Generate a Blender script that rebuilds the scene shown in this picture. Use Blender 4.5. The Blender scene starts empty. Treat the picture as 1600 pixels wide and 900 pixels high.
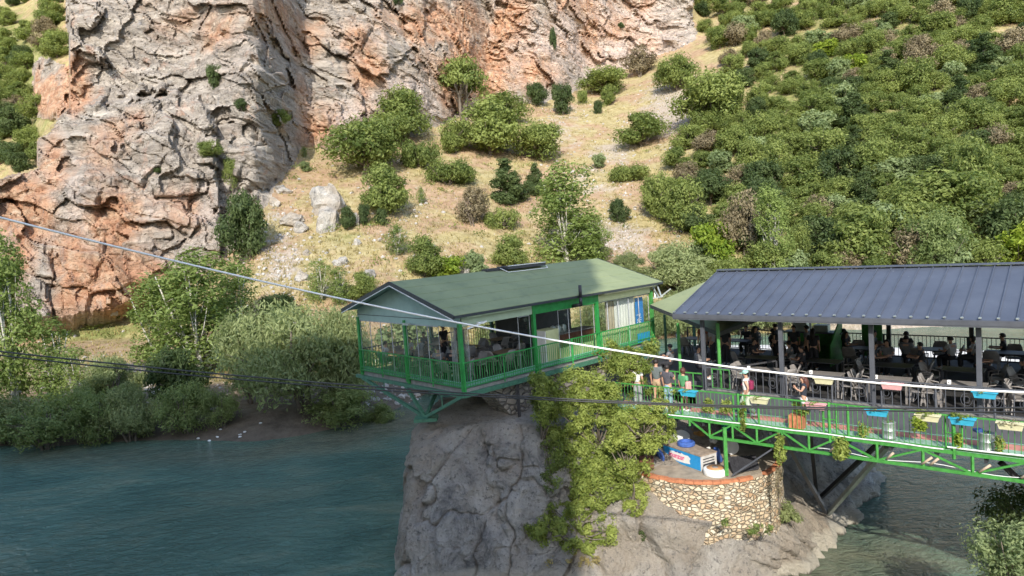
import bpy, bmesh, math, random
import numpy as np
from mathutils import Vector, Matrix, Euler
random.seed(7); rng = np.random.RandomState(11)
R = math.radians
# ------------------------------------------------------------------ camera
FPX, PITCH, ROLL, CAMZ = 1080.0, R(4.3), R(4.0), 12.8
C0 = np.array([0, 0, CAMZ])
Fv = np.array([0, math.cos(PITCH), -math.sin(PITCH)])
U0 = np.array([0, math.sin(PITCH), math.cos(PITCH)])
Rv = math.cos(ROLL)*np.array([1, 0, 0.]) - math.sin(ROLL)*U0
Uv = math.cos(ROLL)*U0 + math.sin(ROLL)*np.array([1, 0, 0.])
scene = bpy.context.scene
col = scene.collection
cam = bpy.data.cameras.new('camera'); co = bpy.data.objects.new('camera', cam); col.objects.link(co)
m = Matrix.Identity(4)
for i in range(3):
    m[i][0], m[i][1], m[i][2], m[i][3] = Rv[i], Uv[i], -Fv[i], C0[i]
co.matrix_world = m
cam.sensor_width = 36.0; cam.lens = 36.0*FPX/1600.0; cam.clip_end = 3000; cam.clip_start = 0.1
scene.camera = co
# ------------------------------------------------------------------ light
SUN_EL, SUN_AZ = R(33), R(5.5)      # light travels towards azimuth SUN_AZ (clockwise from +Y)
world = bpy.data.worlds.new('World'); scene.world = world; world.use_nodes = True
wn = world.node_tree; bg = wn.nodes['Background']
sky = wn.nodes.new('ShaderNodeTexSky'); sky.sky_type = 'NISHITA'; sky.sun_disc = False
sky.sun_elevation = SUN_EL; sky.sun_rotation = SUN_AZ + math.pi
wn.links.new(sky.outputs[0], bg.inputs[0]); bg.inputs[1].default_value = 0.15
sd = bpy.data.lights.new('sun', 'SUN'); sd.energy = 2.5; sd.angle = R(0.53); sd.color = (1.0, 0.95, 0.86)
so = bpy.data.objects.new('sun', sd); col.objects.link(so)
dl = Vector((math.sin(SUN_AZ)*math.cos(SUN_EL), math.cos(SUN_AZ)*math.cos(SUN_EL), -math.sin(SUN_EL)))
so.rotation_euler = dl.to_track_quat('-Z', 'Y').to_euler()
so.location = (0, -30, 90)
scene.view_settings.view_transform = 'Standard'; scene.view_settings.look = 'None'
scene.view_settings.exposure = 1.2; scene.view_settings.gamma = 1.0
scene.render.engine = 'CYCLES'
scene.cycles.max_bounces = 6; scene.cycles.transparent_max_bounces = 12
# ------------------------------------------------------------------ helpers
def ray(px, py): return FPX*Fv + (px-800)*Rv - (py-450)*Uv
def hp(z, px, py):
    d = ray(px, py); return C0 + d*((z-CAMZ)/d[2])
def at(px, py, D):                      # point on that sight line at horizontal distance D
    d = ray(px, py); return C0 + d*(D/math.hypot(d[0], d[1]))
def tag(o, label=None, cat=None, group=None, kind=None):
    if label: o['label'] = label
    if cat: o['category'] = cat
    if group: o['group'] = group
    if kind: o['kind'] = kind
    return o
def thing(name, label, cat, loc=(0, 0, 0), rz=0, group=None):
    o = bpy.data.objects.new(name, None); col.objects.link(o); o.empty_display_size = 0.2
    o.location = tuple(float(v) for v in loc); o.rotation_euler = (0, 0, rz)
    return tag(o, label, cat, group)
def mw(o): return Matrix.Translation(o.location) @ o.rotation_euler.to_matrix().to_4x4() @ Matrix.Diagonal((*o.scale, 1))
def put(name, me, parent=None, world_space=False):
    o = bpy.data.objects.new(name, me); col.objects.link(o)
    if parent is not None:
        o.parent = parent
        if world_space:
            p = parent; chain = Matrix.Identity(4)
            while p is not None:
                chain = mw(p) @ chain if p.type == 'EMPTY' else chain
                p = p.parent
            o.matrix_parent_inverse = chain.inverted() if parent.type == 'EMPTY' else Matrix.Identity(4)
    return o
def copy_tree(o, parent=None):
    c = o.copy(); col.objects.link(c)
    if parent is not None: c.parent = parent
    for ch in list(KIDS.get(o.name, [])): copy_tree(ch, c)
    return c
KIDS = {}
class MB:
    def __init__(s): s.v = []; s.f = []; s.m = []
    def add(s, vs, fs, mi=0):
        k = len(s.v); s.v += [tuple(float(c) for c in p) for p in vs]
        s.f += [tuple(k+i for i in f) for f in fs]; s.m += [mi]*len(fs); return s
    def box(s, x0, x1, y0, y1, z0, z1, fr=None, mi=0, taper=0):
        t = taper
        vs = [(x0+t, y0+t, z0), (x1-t, y0+t, z0), (x1-t, y1-t, z0), (x0+t, y1-t, z0), (x0, y0, z1), (x1, y0, z1), (x1, y1, z1), (x0, y1, z1)]
        if fr: vs = [fr(*p) for p in vs]
        return s.add(vs, [(0, 3, 2, 1), (4, 5, 6, 7), (0, 1, 5, 4), (1, 2, 6, 5), (2, 3, 7, 6), (3, 0, 4, 7)], mi)
    def bar(s, a, b, w, h=None, mi=0, up=(0, 0, 1)):
        h = h or w; a = np.array(a, float); b = np.array(b, float); d = b-a; L = np.linalg.norm(d); d /= L
        up = np.array(up, float)
        if abs(d@up) > .98: up = np.array([1., 0, 0])
        x = np.cross(d, up); x /= np.linalg.norm(x); y = np.cross(x, d)
        vs = []
        for p in (a, b):
            for sx, sy in ((-1, -1), (1, -1), (1, 1), (-1, 1)): vs.append(p+x*sx*w/2+y*sy*h/2)
        return s.add(vs, [(0, 3, 2, 1), (4, 5, 6, 7), (0, 1, 5, 4), (1, 2, 6, 5), (2, 3, 7, 6), (3, 0, 4, 7)], mi)
    def tube(s, pts, r, n=8, mi=0, cap=True):
        pts = [np.array(p, float) for p in pts]; N = len(pts)
        rs = r if isinstance(r, (list, tuple)) else [r]*N
        vs = []; prev = None
        for i, p in enumerate(pts):
            d = pts[min(i+1, N-1)]-pts[max(i-1, 0)]; d = d/(np.linalg.norm(d)+1e-9)
            ref = np.array([0, 0, 1.]) if abs(d[2]) < .9 else np.array([1., 0, 0])
            if prev is not None: ref = prev
            x = np.cross(d, ref); x /= (np.linalg.norm(x)+1e-9); y = np.cross(x, d); prev = y
            for k in range(n):
                a = 2*math.pi*k/n; vs.append(p+(x*math.cos(a)+y*math.sin(a))*rs[i])
        fs = [(i*n+k, i*n+(k+1) % n, (i+1)*n+(k+1) % n, (i+1)*n+k) for i in range(N-1) for k in range(n)]
        if cap: fs += [tuple(range(n))[::-1], tuple((N-1)*n+k for k in range(n))]
        return s.add(vs, fs, mi)
    def lathe(s, c, prof, n=20, mi=0, sx=1, sy=1):
        c = np.array(c, float); vs = []
        for r_, z in prof:
            for k in range(n):
                a = 2*math.pi*k/n; vs.append(c+np.array([r_*math.cos(a)*sx, r_*math.sin(a)*sy, z]))
        N = len(prof)
        fs = [(i*n+k, i*n+(k+1) % n, (i+1)*n+(k+1) % n, (i+1)*n+k) for i in range(N-1) for k in range(n)]
        fs += [tuple(range(n))[::-1], tuple((N-1)*n+k for k in range(n))]
        return s.add(vs, fs, mi)
    def mesh(s, name, mats, smooth=False, bevel=0):
        me = bpy.data.meshes.new(name); me.from_pydata(s.v, [], s.f)
        if not isinstance(mats, (list, tuple)): mats = [mats]
        for mt in mats: me.materials.append(mt)
        me.polygons.foreach_set('material_index', s.m)
        if smooth: me.polygons.foreach_set('use_smooth', [True]*len(s.f))
        if bevel:
            bm = bmesh.new(); bm.from_mesh(me)
            bmesh.ops.recalc_face_normals(bm, faces=bm.faces)
            bmesh.ops.bevel(bm, geom=[e for e in bm.edges if len(e.link_faces) == 2 and e.calc_face_angle(0) > 0.6], offset=bevel, segments=2, profile=0.5, affect='EDGES')
            bm.to_mesh(me); bm.free()
        me.update(); return me
    def build(s, name, mats, parent=None, smooth=False, bevel=0, local=False):
        o = put(name, s.mesh(name, mats, smooth, bevel), parent, not local)
        if parent is not None: KIDS.setdefault(parent.name, []).append(o)
        return o
def frame(P0, ax, ay):
    P0 = np.array(P0, float); ax = np.array([ax[0], ax[1], 0.]); ay = np.array([ay[0], ay[1], 0.])
    return lambda a, b, z: P0+ax*a+ay*b+np.array([0, 0, z])
# ---- vectorised value noise
def _h(i, j, k, seed):
    n = (i*374761393 + j*668265263 + k*2147483647 + seed*1274126177) & 0xffffffff
    n = ((n ^ (n >> 13))*1274126177) & 0xffffffff
    n = ((n ^ (n >> 16))*2246822519) & 0xffffffff
    return ((n ^ (n >> 15)) & 0xffffff)/float(0xffffff)*2-1
def vn(x, y, z, seed=0):
    x = np.asarray(x, float); y = np.asarray(y, float)+x*0; z = np.asarray(z, float)+x*0
    xi = np.floor(x).astype(np.int64); yi = np.floor(y).astype(np.int64); zi = np.floor(z).astype(np.int64)
    f = lambda t: t*t*t*(t*(t*6-15)+10)
    u, v, w = f(x-xi), f(y-yi), f(z-zi); o = 0
    for a in (0, 1):
        for b in (0, 1):
            for c in (0, 1):
                o = o + _h(xi+a, yi+b, zi+c, seed)*(u if a else 1-u)*(v if b else 1-v)*(w if c else 1-w)
    return o
def fbm(x, y, z=0, o=4, seed=0, rg=False):
    t = 0; a = 1; n = 0
    for k in range(o):
        q = vn(np.asarray(x)*2**k, np.asarray(y)*2**k, np.asarray(z)*2**k, seed+k*7)
        t = t+a*((1-2*np.abs(q)) if rg else q); n += a; a *= .5
    return t/n
def sstep(a, b, x): t = np.clip((x-a)/(b-a), 0, 1); return t*t*(3-2*t)
def cells(x, y, seed):
    """blocky cellular relief: every cell has its own level and tilt; returns (level, distance to the cell border)"""
    xi = np.floor(x).astype(np.int64); yi = np.floor(y).astype(np.int64)
    d1 = np.full(x.shape, 9.); d2 = np.full(x.shape, 9.); lv = np.zeros(x.shape)
    for a in (-1, 0, 1):
        for b in (-1, 0, 1):
            ci, cj = xi+a, yi+b; ux = _h(ci, cj, ci*0, seed)*.45+.5; uy = _h(ci, cj, ci*0+5, seed)*.45+.5
            dx = x-ci-ux; dy = y-cj-uy; d = np.hypot(dx, dy)
            l = _h(ci, cj, ci*0+9, seed)+dx*_h(ci, cj, ci*0+13, seed)*1.2+dy*_h(ci, cj, ci*0+17, seed)*1.2
            near = d < d1; d2 = np.where(near, d1, np.minimum(d2, d)); lv = np.where(near, l, lv); d1 = np.where(near, d, d1)
    return lv, d2-d1
def inpoly(x, y, poly):
    r = np.zeros(np.shape(x), bool); n = len(poly); j = n-1
    for i in range(n):
        xi, yi = poly[i]; xj, yj = poly[j]
        if yi != yj:
            r ^= ((yi > y) != (yj > y)) & (x < (xj-xi)*(y-yi)/(yj-yi)+xi)
        j = i
    return r
# ------------------------------------------------------------------ materials
def newmat(name):
    mt = bpy.data.materials.new(name); mt.use_nodes = True; nt = mt.node_tree
    return mt, nt, nt.nodes['Principled BSDF']
def nd(nt, t, **k):
    n = nt.nodes.new(t)
    for a, b in k.items():
        if a.startswith('i_'):
            key = a[2:]; key = int(key) if key.isdigit() else key.replace('_', ' ')
            n.inputs[key].default_value = b
        else: setattr(n, a, b)
    return n
def noise(nt, scale, detail=5, vec=None, rough=.55, dist=0):
    n = nd(nt, 'ShaderNodeTexNoise'); n.inputs['Scale'].default_value = scale; n.inputs['Detail'].default_value = detail
    n.inputs['Roughness'].default_value = rough; n.inputs['Distortion'].default_value = dist
    if vec is not None: nt.links.new(vec, n.inputs['Vector'])
    return n.outputs[0]
def ramp(nt, src, stops):
    r_ = nd(nt, 'ShaderNodeValToRGB'); e = r_.color_ramp.elements
    while len(e) < len(stops): e.new(.5)
    for el, (p, c) in zip(e, stops): el.position = p; el.color = (*c, 1) if len(c) == 3 else c
    nt.links.new(src, r_.inputs[0]); return r_.outputs[0]
def mixc(nt, fac, a, b, mode='MIX'):
    n = nd(nt, 'ShaderNodeMix', data_type='RGBA', blend_type=mode)
    for i, s in ((0, fac), (6, a), (7, b)):
        if isinstance(s, (int, float)): n.inputs[i].default_value = s
        elif isinstance(s, tuple): n.inputs[i].default_value = (*s, 1)
        else: nt.links.new(s, n.inputs[i])
    return n.outputs[2]
def mapr(nt, v, a, b, c=0, d=1):
    n = nd(nt, 'ShaderNodeMapRange'); nt.links.new(v, n.inputs[0])
    for i, q in enumerate((a, b, c, d)): n.inputs[i+1].default_value = q
    return n.outputs[0]
def bump(nt, h, strength, dist, normal=None):
    b = nd(nt, 'ShaderNodeBump'); b.inputs['Strength'].default_value = strength; b.inputs['Distance'].default_value = dist
    nt.links.new(h, b.inputs['Height'])
    if normal is not None: nt.links.new(normal, b.inputs['Normal'])
    return b.outputs[0]
def pos(nt): return nd(nt, 'ShaderNodeNewGeometry').outputs['Position']
def mapping(nt, vec, sc=(1, 1, 1), rot=(0, 0, 0)):
    mp = nd(nt, 'ShaderNodeMapping'); nt.links.new(vec, mp.inputs[0]); mp.inputs['Scale'].default_value = sc; mp.inputs['Rotation'].default_value = rot
    return mp.outputs[0]
def attr(nt, name): n = nd(nt, 'ShaderNodeAttribute'); n.attribute_name = name; return n.outputs['Fac']
_mc = {}
def paint(name, c, rough=.55, metal=0, var=.25, scale=6, bumps=0, spec=.5):
    key = (name,)
    if key in _mc: return _mc[key]
    mt, nt, b = newmat(name)
    v = noise(nt, scale, 5, nd(nt, 'ShaderNodeTexCoord').outputs['Object'])
    lo = tuple(x*(1-var) for x in c); hi = tuple(min(1, x*(1+var*.7)) for x in c)
    nt.links.new(ramp(nt, v, [(.3, lo), (.7, hi)]), b.inputs['Base Color'])
    b.inputs['Roughness'].default_value = rough; b.inputs['Metallic'].default_value = metal
    b.inputs['Specular IOR Level'].default_value = spec
    if bumps:
        v2 = noise(nt, scale*6, 6, nd(nt, 'ShaderNodeTexCoord').outputs['Object'])
        nt.links.new(bump(nt, v2, .5, bumps), b.inputs['Normal'])
    _mc[key] = mt; return mt
def leafmat(name, dark, light, hue=.0, rough=.6, tr=.38):
    mt, nt, b = newmat(name); nt.nodes.remove(b)
    out = [n for n in nt.nodes if n.type == 'OUTPUT_MATERIAL'][0]
    t = attr(nt, 'tone'); oi = nd(nt, 'ShaderNodeObjectInfo').outputs['Random']
    ad = nd(nt, 'ShaderNodeMath', operation='MULTIPLY_ADD'); nt.links.new(oi, ad.inputs[0]); ad.inputs[1].default_value = .38
    nt.links.new(t, ad.inputs[2])
    sb = nd(nt, 'ShaderNodeMath', operation='SUBTRACT'); nt.links.new(ad.outputs[0], sb.inputs[0]); sb.inputs[1].default_value = .19
    c = ramp(nt, sb.outputs[0], [(.05, dark), (.95, light)])
    d = nd(nt, 'ShaderNodeBsdfPrincipled'); nt.links.new(c, d.inputs['Base Color']); d.inputs['Roughness'].default_value = rough
    d.inputs['Specular IOR Level'].default_value = .25
    tl = nd(nt, 'ShaderNodeBsdfTranslucent'); cc = mixc(nt, .5, c, (light[0]*1.3, light[1]*1.4, light[2]*.6)); nt.links.new(cc, tl.inputs[0])
    mx = nd(nt, 'ShaderNodeMixShader'); mx.inputs[0].default_value = tr
    nt.links.new(d.outputs[0], mx.inputs[1]); nt.links.new(tl.outputs[0], mx.inputs[2]); nt.links.new(mx.outputs[0], out.inputs[0])
    return mt
# leaves
M_OAK = leafmat('oak_leaf', (.068, .105, .027), (.270, .315, .090))
M_DARK = leafmat('juniper_leaf', (.038, .066, .024), (.120, .160, .056))
M_BROWN = leafmat('dry_leaf', (.12, .095, .058), (.26, .215, .125), tr=.15)
M_BRIGHT = leafmat('bright_leaf', (.12, .19, .022), (.34, .41, .055))
M_PALE = leafmat('pale_leaf', (.14, .19, .085), (.30, .36, .17))
M_WILLOW = leafmat('willow_leaf', (.11, .145, .060), (.33, .37, .165))
M_POPLAR = leafmat('poplar_leaf', (.095, .145, .036), (.27, .335, .10))
M_VINE = leafmat('vine_leaf', (.115, .16, .033), (.38, .43, .11))
M_RIVER = leafmat('river_leaf', (.10, .145, .05), (.29, .345, .13), tr=.42)
M_GRASS = leafmat('grass_blade', (.20, .16, .065), (.42, .35, .15), tr=.2)
M_BARK = paint('bark', (.16, .13, .10), .9, var=.35, scale=9, bumps=.02)
M_PBARK = paint('pale_bark', (.50, .47, .41), .85, var=.25, scale=9)
# built things
M_GREEN = paint('green_paint', (.025, .25, .055), .42, var=.25, scale=5)
M_GREEND = paint('weathered_green_paint', (.06, .17, .105), .55, var=.3, scale=7)
M_LIME = paint('lime_paint', (.060, .265, .050), .5, var=.3, scale=9)
M_FASC = paint('pale_green_board', (.40, .48, .34), .6, var=.12, scale=3)
M_GABLE = paint('mint_board', (.34, .47, .42), .6, var=.10, scale=3)
M_YEL = paint('yellow_green_board', (.55, .56, .30), .6, var=.10, scale=4)
M_DARKG = paint('dark_trim', (.03, .035, .04), .5, var=.3)
M_STEEL = paint('grey_steel_paint', (.085, .09, .105), .5, var=.18, scale=3)
M_BLACKS = paint('black_steel', (.035, .035, .04), .5, var=.3)
M_CONC = paint('concrete', (.26, .25, .23), .85, var=.3, scale=4, bumps=.01)
M_PLAT = paint('shaded_platform_floor', (.035, .033, .032), .8, var=.2, scale=2, bumps=.005)  # shade under the roof is put into this near-black floor tone
M_WHITE = paint('white_plastic', (.78, .78, .76), .45, var=.06)
M_CREAM = paint('cream_plastic', (.70, .66, .42), .5, var=.12)
M_BLUE = paint('sky_blue_plastic', (.05, .42, .62), .45, var=.12)
M_PINK = paint('pink_plastic', (.72, .38, .38), .5, var=.12)
M_TERR = paint('terracotta', (.50, .19, .09), .8, var=.25, scale=8)
M_RUST = paint('rusty_tin', (.24, .095, .06), .8, var=.35, scale=8)
M_CHAIR = paint('grey_brown_resin', (.25, .23, .215), .5, var=.15)
M_TABLE = paint('grey_brown_tabletop', (.22, .20, .185), .55, var=.2, scale=3)
M_WOODT = paint('wooden_tabletop', (.26, .18, .11), .5, var=.25, scale=4)
M_GALV = paint('galvanised_tin', (.42, .46, .44), .45, metal=.55, var=.2, scale=4)
M_REDW = paint('worn_red_deck', (.55, .24, .19), .75, var=.3, scale=3, bumps=.005)
M_GDECK = paint('worn_green_deck', (.30, .48, .36), .7, var=.25, scale=4, bumps=.005)
M_WIRE = paint('white_cable', (.86, .84, .80), .5, var=.08, scale=1)
M_WIREB = paint('black_cable', (.035, .035, .035), .5, var=.3, scale=2)
M_BAMB = paint('bare_wood_peg', (.50, .38, .27), .7, var=.2)
M_DBLUE = paint('dark_blue_plastic', (.03, .07, .22), .4, var=.25)
M_CURT = paint('white_curtain', (.70, .68, .63), .85, var=.08, scale=3)
M_BEIG = paint('beige_curtain', (.42, .35, .25), .85, var=.15, scale=3)
M_BANN = paint('blue_banner', (.02, .22, .62), .5, var=.1)
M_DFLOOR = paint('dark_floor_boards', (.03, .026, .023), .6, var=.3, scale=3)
M_SKIN = paint('skin', (.48, .27, .18), .55, var=.08)
M_HAIRD = paint('dark_hair', (.02, .014, .012), .6, var=.3, scale=30)
M_HAIRR = paint('reddish_hair', (.09, .03, .02), .6, var=.3, scale=30)
def cloth(name, c): return paint('cloth_'+name, c, .85, var=.15, scale=14)
def glassmat():
    mt, nt, b = newmat('clear_glass'); nt.nodes.remove(b)
    out = [n for n in nt.nodes if n.type == 'OUTPUT_MATERIAL'][0]
    tr = nd(nt, 'ShaderNodeBsdfTransparent'); tr.inputs[0].default_value = (.93, .95, .94, 1)
    gl = nd(nt, 'ShaderNodeBsdfGlossy'); gl.inputs['Roughness'].default_value = .03
    mx = nd(nt, 'ShaderNodeMixShader'); mx.inputs[0].default_value = .06
    nt.links.new(tr.outputs[0], mx.inputs[1]); nt.links.new(gl.outputs[0], mx.inputs[2]); nt.links.new(mx.outputs[0], out.inputs[0])
    return mt
M_GLASS = glassmat()
# ================================================================== SETTING
# ---- water
def water_mat():
    mt, nt, b = newmat('river_water'); p = pos(nt)
    n1 = noise(nt, .16, 4, mapping(nt, p, (1, 2.2, 1), (0, 0, R(-25))), .6, .8)
    n2 = noise(nt, .035, 3, p)
    c = ramp(nt, n1, [(.30, (.065, .150, .118)), (.5, (.105, .205, .155)), (.66, (.18, .25, .175)), (.8, (.27, .30, .21))])
    c2 = mixc(nt, mapr(nt, n2, .45, .65), c, (.055, .110, .078))
    sh = attr(nt, 'shallow')
    bed = ramp(nt, noise(nt, 1.3, 5, p), [(.35, (.10, .085, .05)), (.65, (.21, .18, .11))])
    c3 = mixc(nt, sh, c2, bed)
    fo = noise(nt, 1.6, 8, mapping(nt, p, (.35, 2.4, 1), (0, 0, R(-24))), .75, 1.5)
    fm = nd(nt, 'ShaderNodeMath', operation='MULTIPLY'); nt.links.new(mapr(nt, fo, .63, .72, 0, .5), fm.inputs[0]); nt.links.new(mapr(nt, noise(nt, .09, 3, p), .5, .62), fm.inputs[1])
    c3 = mixc(nt, fm.outputs[0], c3, (.62, .68, .66))
    nt.links.new(c3, b.inputs['Base Color'])
    b.inputs['Roughness'].default_value = .13; b.inputs['IOR'].default_value = 1.33
    w1 = noise(nt, 1.1, 5, mapping(nt, p, (1, 1.9, 1), (0, 0, R(-22))), .6, 1.2)
    w2 = noise(nt, 4.5, 4, mapping(nt, p, (1, 2.4, 1), (0, 0, R(15))), .6, .6)
    nrm = bump(nt, w1, .8, .55); nrm = bump(nt, w2, .7, .10, nrm)
    nt.links.new(nrm, b.inputs['Normal'])
    return mt
def grid_mesh(name, X, Y, Z, mats, mask=None, attrs=None, smooth=True, flip=False):
    ny, nx = X.shape
    idx = np.arange(ny*nx).reshape(ny, nx)
    q = np.stack([idx[:-1, :-1], idx[:-1, 1:], idx[1:, 1:], idx[1:, :-1]], -1).reshape(-1, 4)
    if flip: q = q[:, ::-1]
    if mask is not None:
        mk = mask.reshape(-1); q = q[mk]
        used = np.unique(q); rm = np.full(ny*nx, -1); rm[used] = np.arange(len(used)); q = rm[q]
    else: used = np.arange(ny*nx)
    co_ = np.stack([X, Y, Z], -1).reshape(-1, 3)[used].astype(np.float32)
    me = bpy.data.meshes.new(name); me.vertices.add(len(co_)); me.vertices.foreach_set('co', co_.ravel())
    me.loops.add(q.size); me.loops.foreach_set('vertex_index', q.ravel().astype(np.int32))
    me.polygons.add(len(q)); me.polygons.foreach_set('loop_start', np.arange(0, q.size, 4, dtype=np.int32))
    me.polygons.foreach_set('use_smooth', np.full(len(q), smooth))
    me.update(calc_edges=True); me.validate()
    for k, a in (attrs or {}).items():
        at_ = me.attributes.new(k, 'FLOAT', 'POINT'); at_.data.foreach_set('value', a.reshape(-1)[used].astype(np.float32))
    for mt in (mats if isinstance(mats, (list, tuple)) else [mats]): me.materials.append(mt)
    return me
# ---- far side: depth of the land along each line of sight, found by marching up a slope field
PXS = np.arange(-260, 1861, 2.5); PYS = np.arange(760, -121, -2.0)
def lut(xs, pts): return np.interp(xs, [p[0] for p in pts], [p[1] for p in pts])
SHORE = [(-260, 720), (0, 712), (100, 715), (200, 706), (300, 707), (400, 712), (480, 700), (560, 680), (605, 664), (650, 640), (700, 606), (800, 565), (900, 548), (1100, 532), (1300, 522), (1400, 520), (1500, 515), (1600, 505), (1860, 492)]
CLIFF = [(-260, 300), (0, 280), (60, 262), (52, 225), (75, 203), (108, 168), (110, 100), (104, 60), (108, -130), (1066, -130), (1084, -20), (1088, 20), (1085, 62), (1040, 85), (1000, 104), (930, 125), (890, 148), (840, 165), (760, 150), (700, 195), (640, 215), (560, 230), (512, 240), (470, 232), (460, 262), (430, 292), (415, 320), (402, 345), (388, 375), (350, 410), (300, 440), (250, 472), (190, 500), (130, 512), (60, 522), (-260, 520)]
OUTC = [(50, 100), (68, 90), (108, 96), (112, 180), (85, 188), (60, 182), (48, 140)]
GX, GY = np.meshgrid(PXS, PYS)
d_all = FPX*Fv[None, None, :] + (GX-800)[..., None]*Rv - (GY-450)[..., None]*Uv
hd = np.hypot(d_all[..., 0], d_all[..., 1]); RAT = d_all[..., 2]/hd      # tan of elevation
jx = GX+fbm(GX/26, GY/26, 3, 3, 5)*7+fbm(GX/60, GY/60, 4, 4, 6)*16*sstep(900, 1000, GX); jy = GY+fbm(GX/26, GY/26, 9, 3, 8)*7
cm = inpoly(jx, jy, CLIFF); om = inpoly(jx, jy, OUTC)
behind = (GX < 108) & (GY < 290) & ~inpoly(GX, GY, CLIFF)
shore = lut(PXS, SHORE)
zst = -0.6
Dflat = lut(PXS, [(-260, 118), (60, 112), (200, 106), (300, 92), (400, 68), (600, 66), (800, 72), (1000, 78), (1300, 82), (1600, 84), (1860, 84)])
DD = np.zeros_like(GX); ZZ = np.zeros_like(GX)
D = (zst-CAMZ)/RAT[0]; 
for j in range(len(PYS)):
    r_ = RAT[j]; py = PYS[j]
    if j == 0: D = np.abs((zst-CAMZ)/np.minimum(r_, -.02)); Z = np.full_like(D, zst); jumped = np.zeros_like(D)
    else:
        onshore = py < shore+4
        flat = D < Dflat
        s = np.where(flat, np.where(Z < 1.1, .30, .035), .47)
        s = np.where(~flat, .47+.09*sstep(940, 1180, PXS), s)
        s = np.where(cm[j], 2.6, s); s = np.where(om[j], 1.8, s)
        bh = behind[j] & (jumped < .5)
        s = np.where(behind[j], .55, s)
        s = np.where(~cm[j] & ~om[j], np.maximum(s, r_+.10), np.maximum(s, r_+.8))
        Dn = (Z-CAMZ-s*D)/(r_-s)
        Dn = np.where(onshore, Dn, np.abs((zst-CAMZ)/np.minimum(r_, -.02)))
        Dn = np.where(bh & (Dn < 175), np.minimum(175+(108-PXS)*.1, 200), Dn); jumped = np.where(bh, 1, jumped)
        Dn = np.maximum(Dn, D*(1+1e-5)) if True else Dn
        D = Dn; Z = CAMZ+r_*D
    DD[j] = D; ZZ[j] = Z
# smooth the marched depths sideways without blurring the silhouettes
L_ = np.log(DD)
for _ in range(26):
    dl_ = np.roll(L_, 1, 1)-L_; dr_ = np.roll(L_, -1, 1)-L_
    wl_ = np.exp(-(dl_/.045)**2); wr_ = np.exp(-(dr_/.045)**2); wl_[:, 0] = 0; wr_[:, -1] = 0
    on = (GY < lut(GX, SHORE)-4)
    L_ = L_+np.where(on, .33*(dl_*wl_+dr_*wr_), 0)
DD = np.exp(L_)
# relief of the rock walls, in metres along the line of sight
wx = DD*d_all[..., 0]/hd; wz = CAMZ+RAT*DD
ledge = lut(GX, [(100, 168), (200, 148), (310, 146), (338, 190), (345, 400), (346, 600)])
edge = lut(GY, [(-120, 300), (150, 318), (200, 338), (330, 345), (420, 372)])
jl = fbm(GX/17, GY/17, 6, 4, 23); ledge = ledge+jl*22; edge = edge+fbm(GX/15, GY/15, 8, 4, 24)*26
butt = sstep(-9, 9, GY-ledge)*sstep(9, -9, GX-edge)          # the bulging lower buttress
big = fbm(wx/16, wz/16, 1, 4, 21)
q1 = wz*.80+wx*.58; q2 = wx*.80-wz*.58                        # bedding dips to the right
strat = fbm(q1/2.2+fbm(wx/9, wz/9, 2, 3, 31)*1.6, q2/17, 0, 4, 33, True)
mid = fbm(wx/4.5, wz/5.5, 5, 5, 41, True)
fine = fbm(wx/1.3, wz/1.3, 7, 3, 47)
crk = np.maximum(0, fbm(wx/7+big, wz/10+big, 4, 4, 55, True)-.55)*6
gul = np.exp(-(((GX-385-(GY-240)*.15)/34.)**2))*sstep(130, 190, GY)*sstep(350, 300, GY)
wy_ = DD*d_all[..., 1]/hd-110; wx = wx+.7*wy_; q1 = wz*.80+wx*.58; q2 = wx*.80-wz*.58
mid = fbm(wx/4.5, wz/5.5, 5, 5, 41, True)
wq = fbm(wx/6, wz/6, 3, 3, 91)
c1, e1 = cells(q1/5.0+wq*.8, q2/13+wq*.5, 101); c2, e2 = cells(q1/1.9+wq*.9, q2/6+wq*.8, 103); c3, e3 = cells(wx/9+wq, wz/12+wq*.6, 107)
rel = -butt*(5.0+2.5*np.cos((GX-190)/85.)) + big*3.2 - strat*.7*(1-.65*butt) - mid*.65 - fine*.30 + crk*.7 + gul*2.2+c1*1.15+c2*.36+c3*1.3-np.minimum(0, 0)+np.maximum(0, .07-e1)*5+np.maximum(0, .08-e2)*3.0
rel2 = np.where(GX < 62, 2.0+1.5*sstep(30, 70, GX), 0)*sstep(300, 380, GY)
off = np.where(cm | om, rel*1.0, 0)
# blend at the foot so the wall grows out of the ground
foot = np.zeros_like(DD); run = np.zeros(len(PXS))
for j in range(len(PYS)):
    run = np.where(cm[j] | om[j], np.minimum(run+1, 13), 0); foot[j] = (run/13.)**.8
grd = np.where(~(cm | om), (fbm(wx/5, DD/5, 1, 4, 61)*.9*sstep(52, 75, DD)+fbm(wx/1.1, DD/1.1, 1, 2, 63)*.16), 0)
DF = DD+off*foot+grd*sstep(45, 60, DD)
DF = np.maximum(DF, 30)
TX = DF*d_all[..., 0]/hd; TY = DF*d_all[..., 1]/hd; TZ = CAMZ+RAT*DF
def ground(px, py):
    i = int(np.clip(round((px+260)/2.5), 0, len(PXS)-1)); j = int(np.clip(round((760-py)/2.0), 0, len(PYS)-1))
    return np.array([TX[j, i], TY[j, i], TZ[j, i]]), DF[j, i]
def blob(l):
    t = np.zeros_like(GX)
    for x, y, rx, ry, a in l: t = np.maximum(t, a*np.exp(-(((GX-x)/rx)**2+((GY-y)/ry)**2)))
    return t
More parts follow.
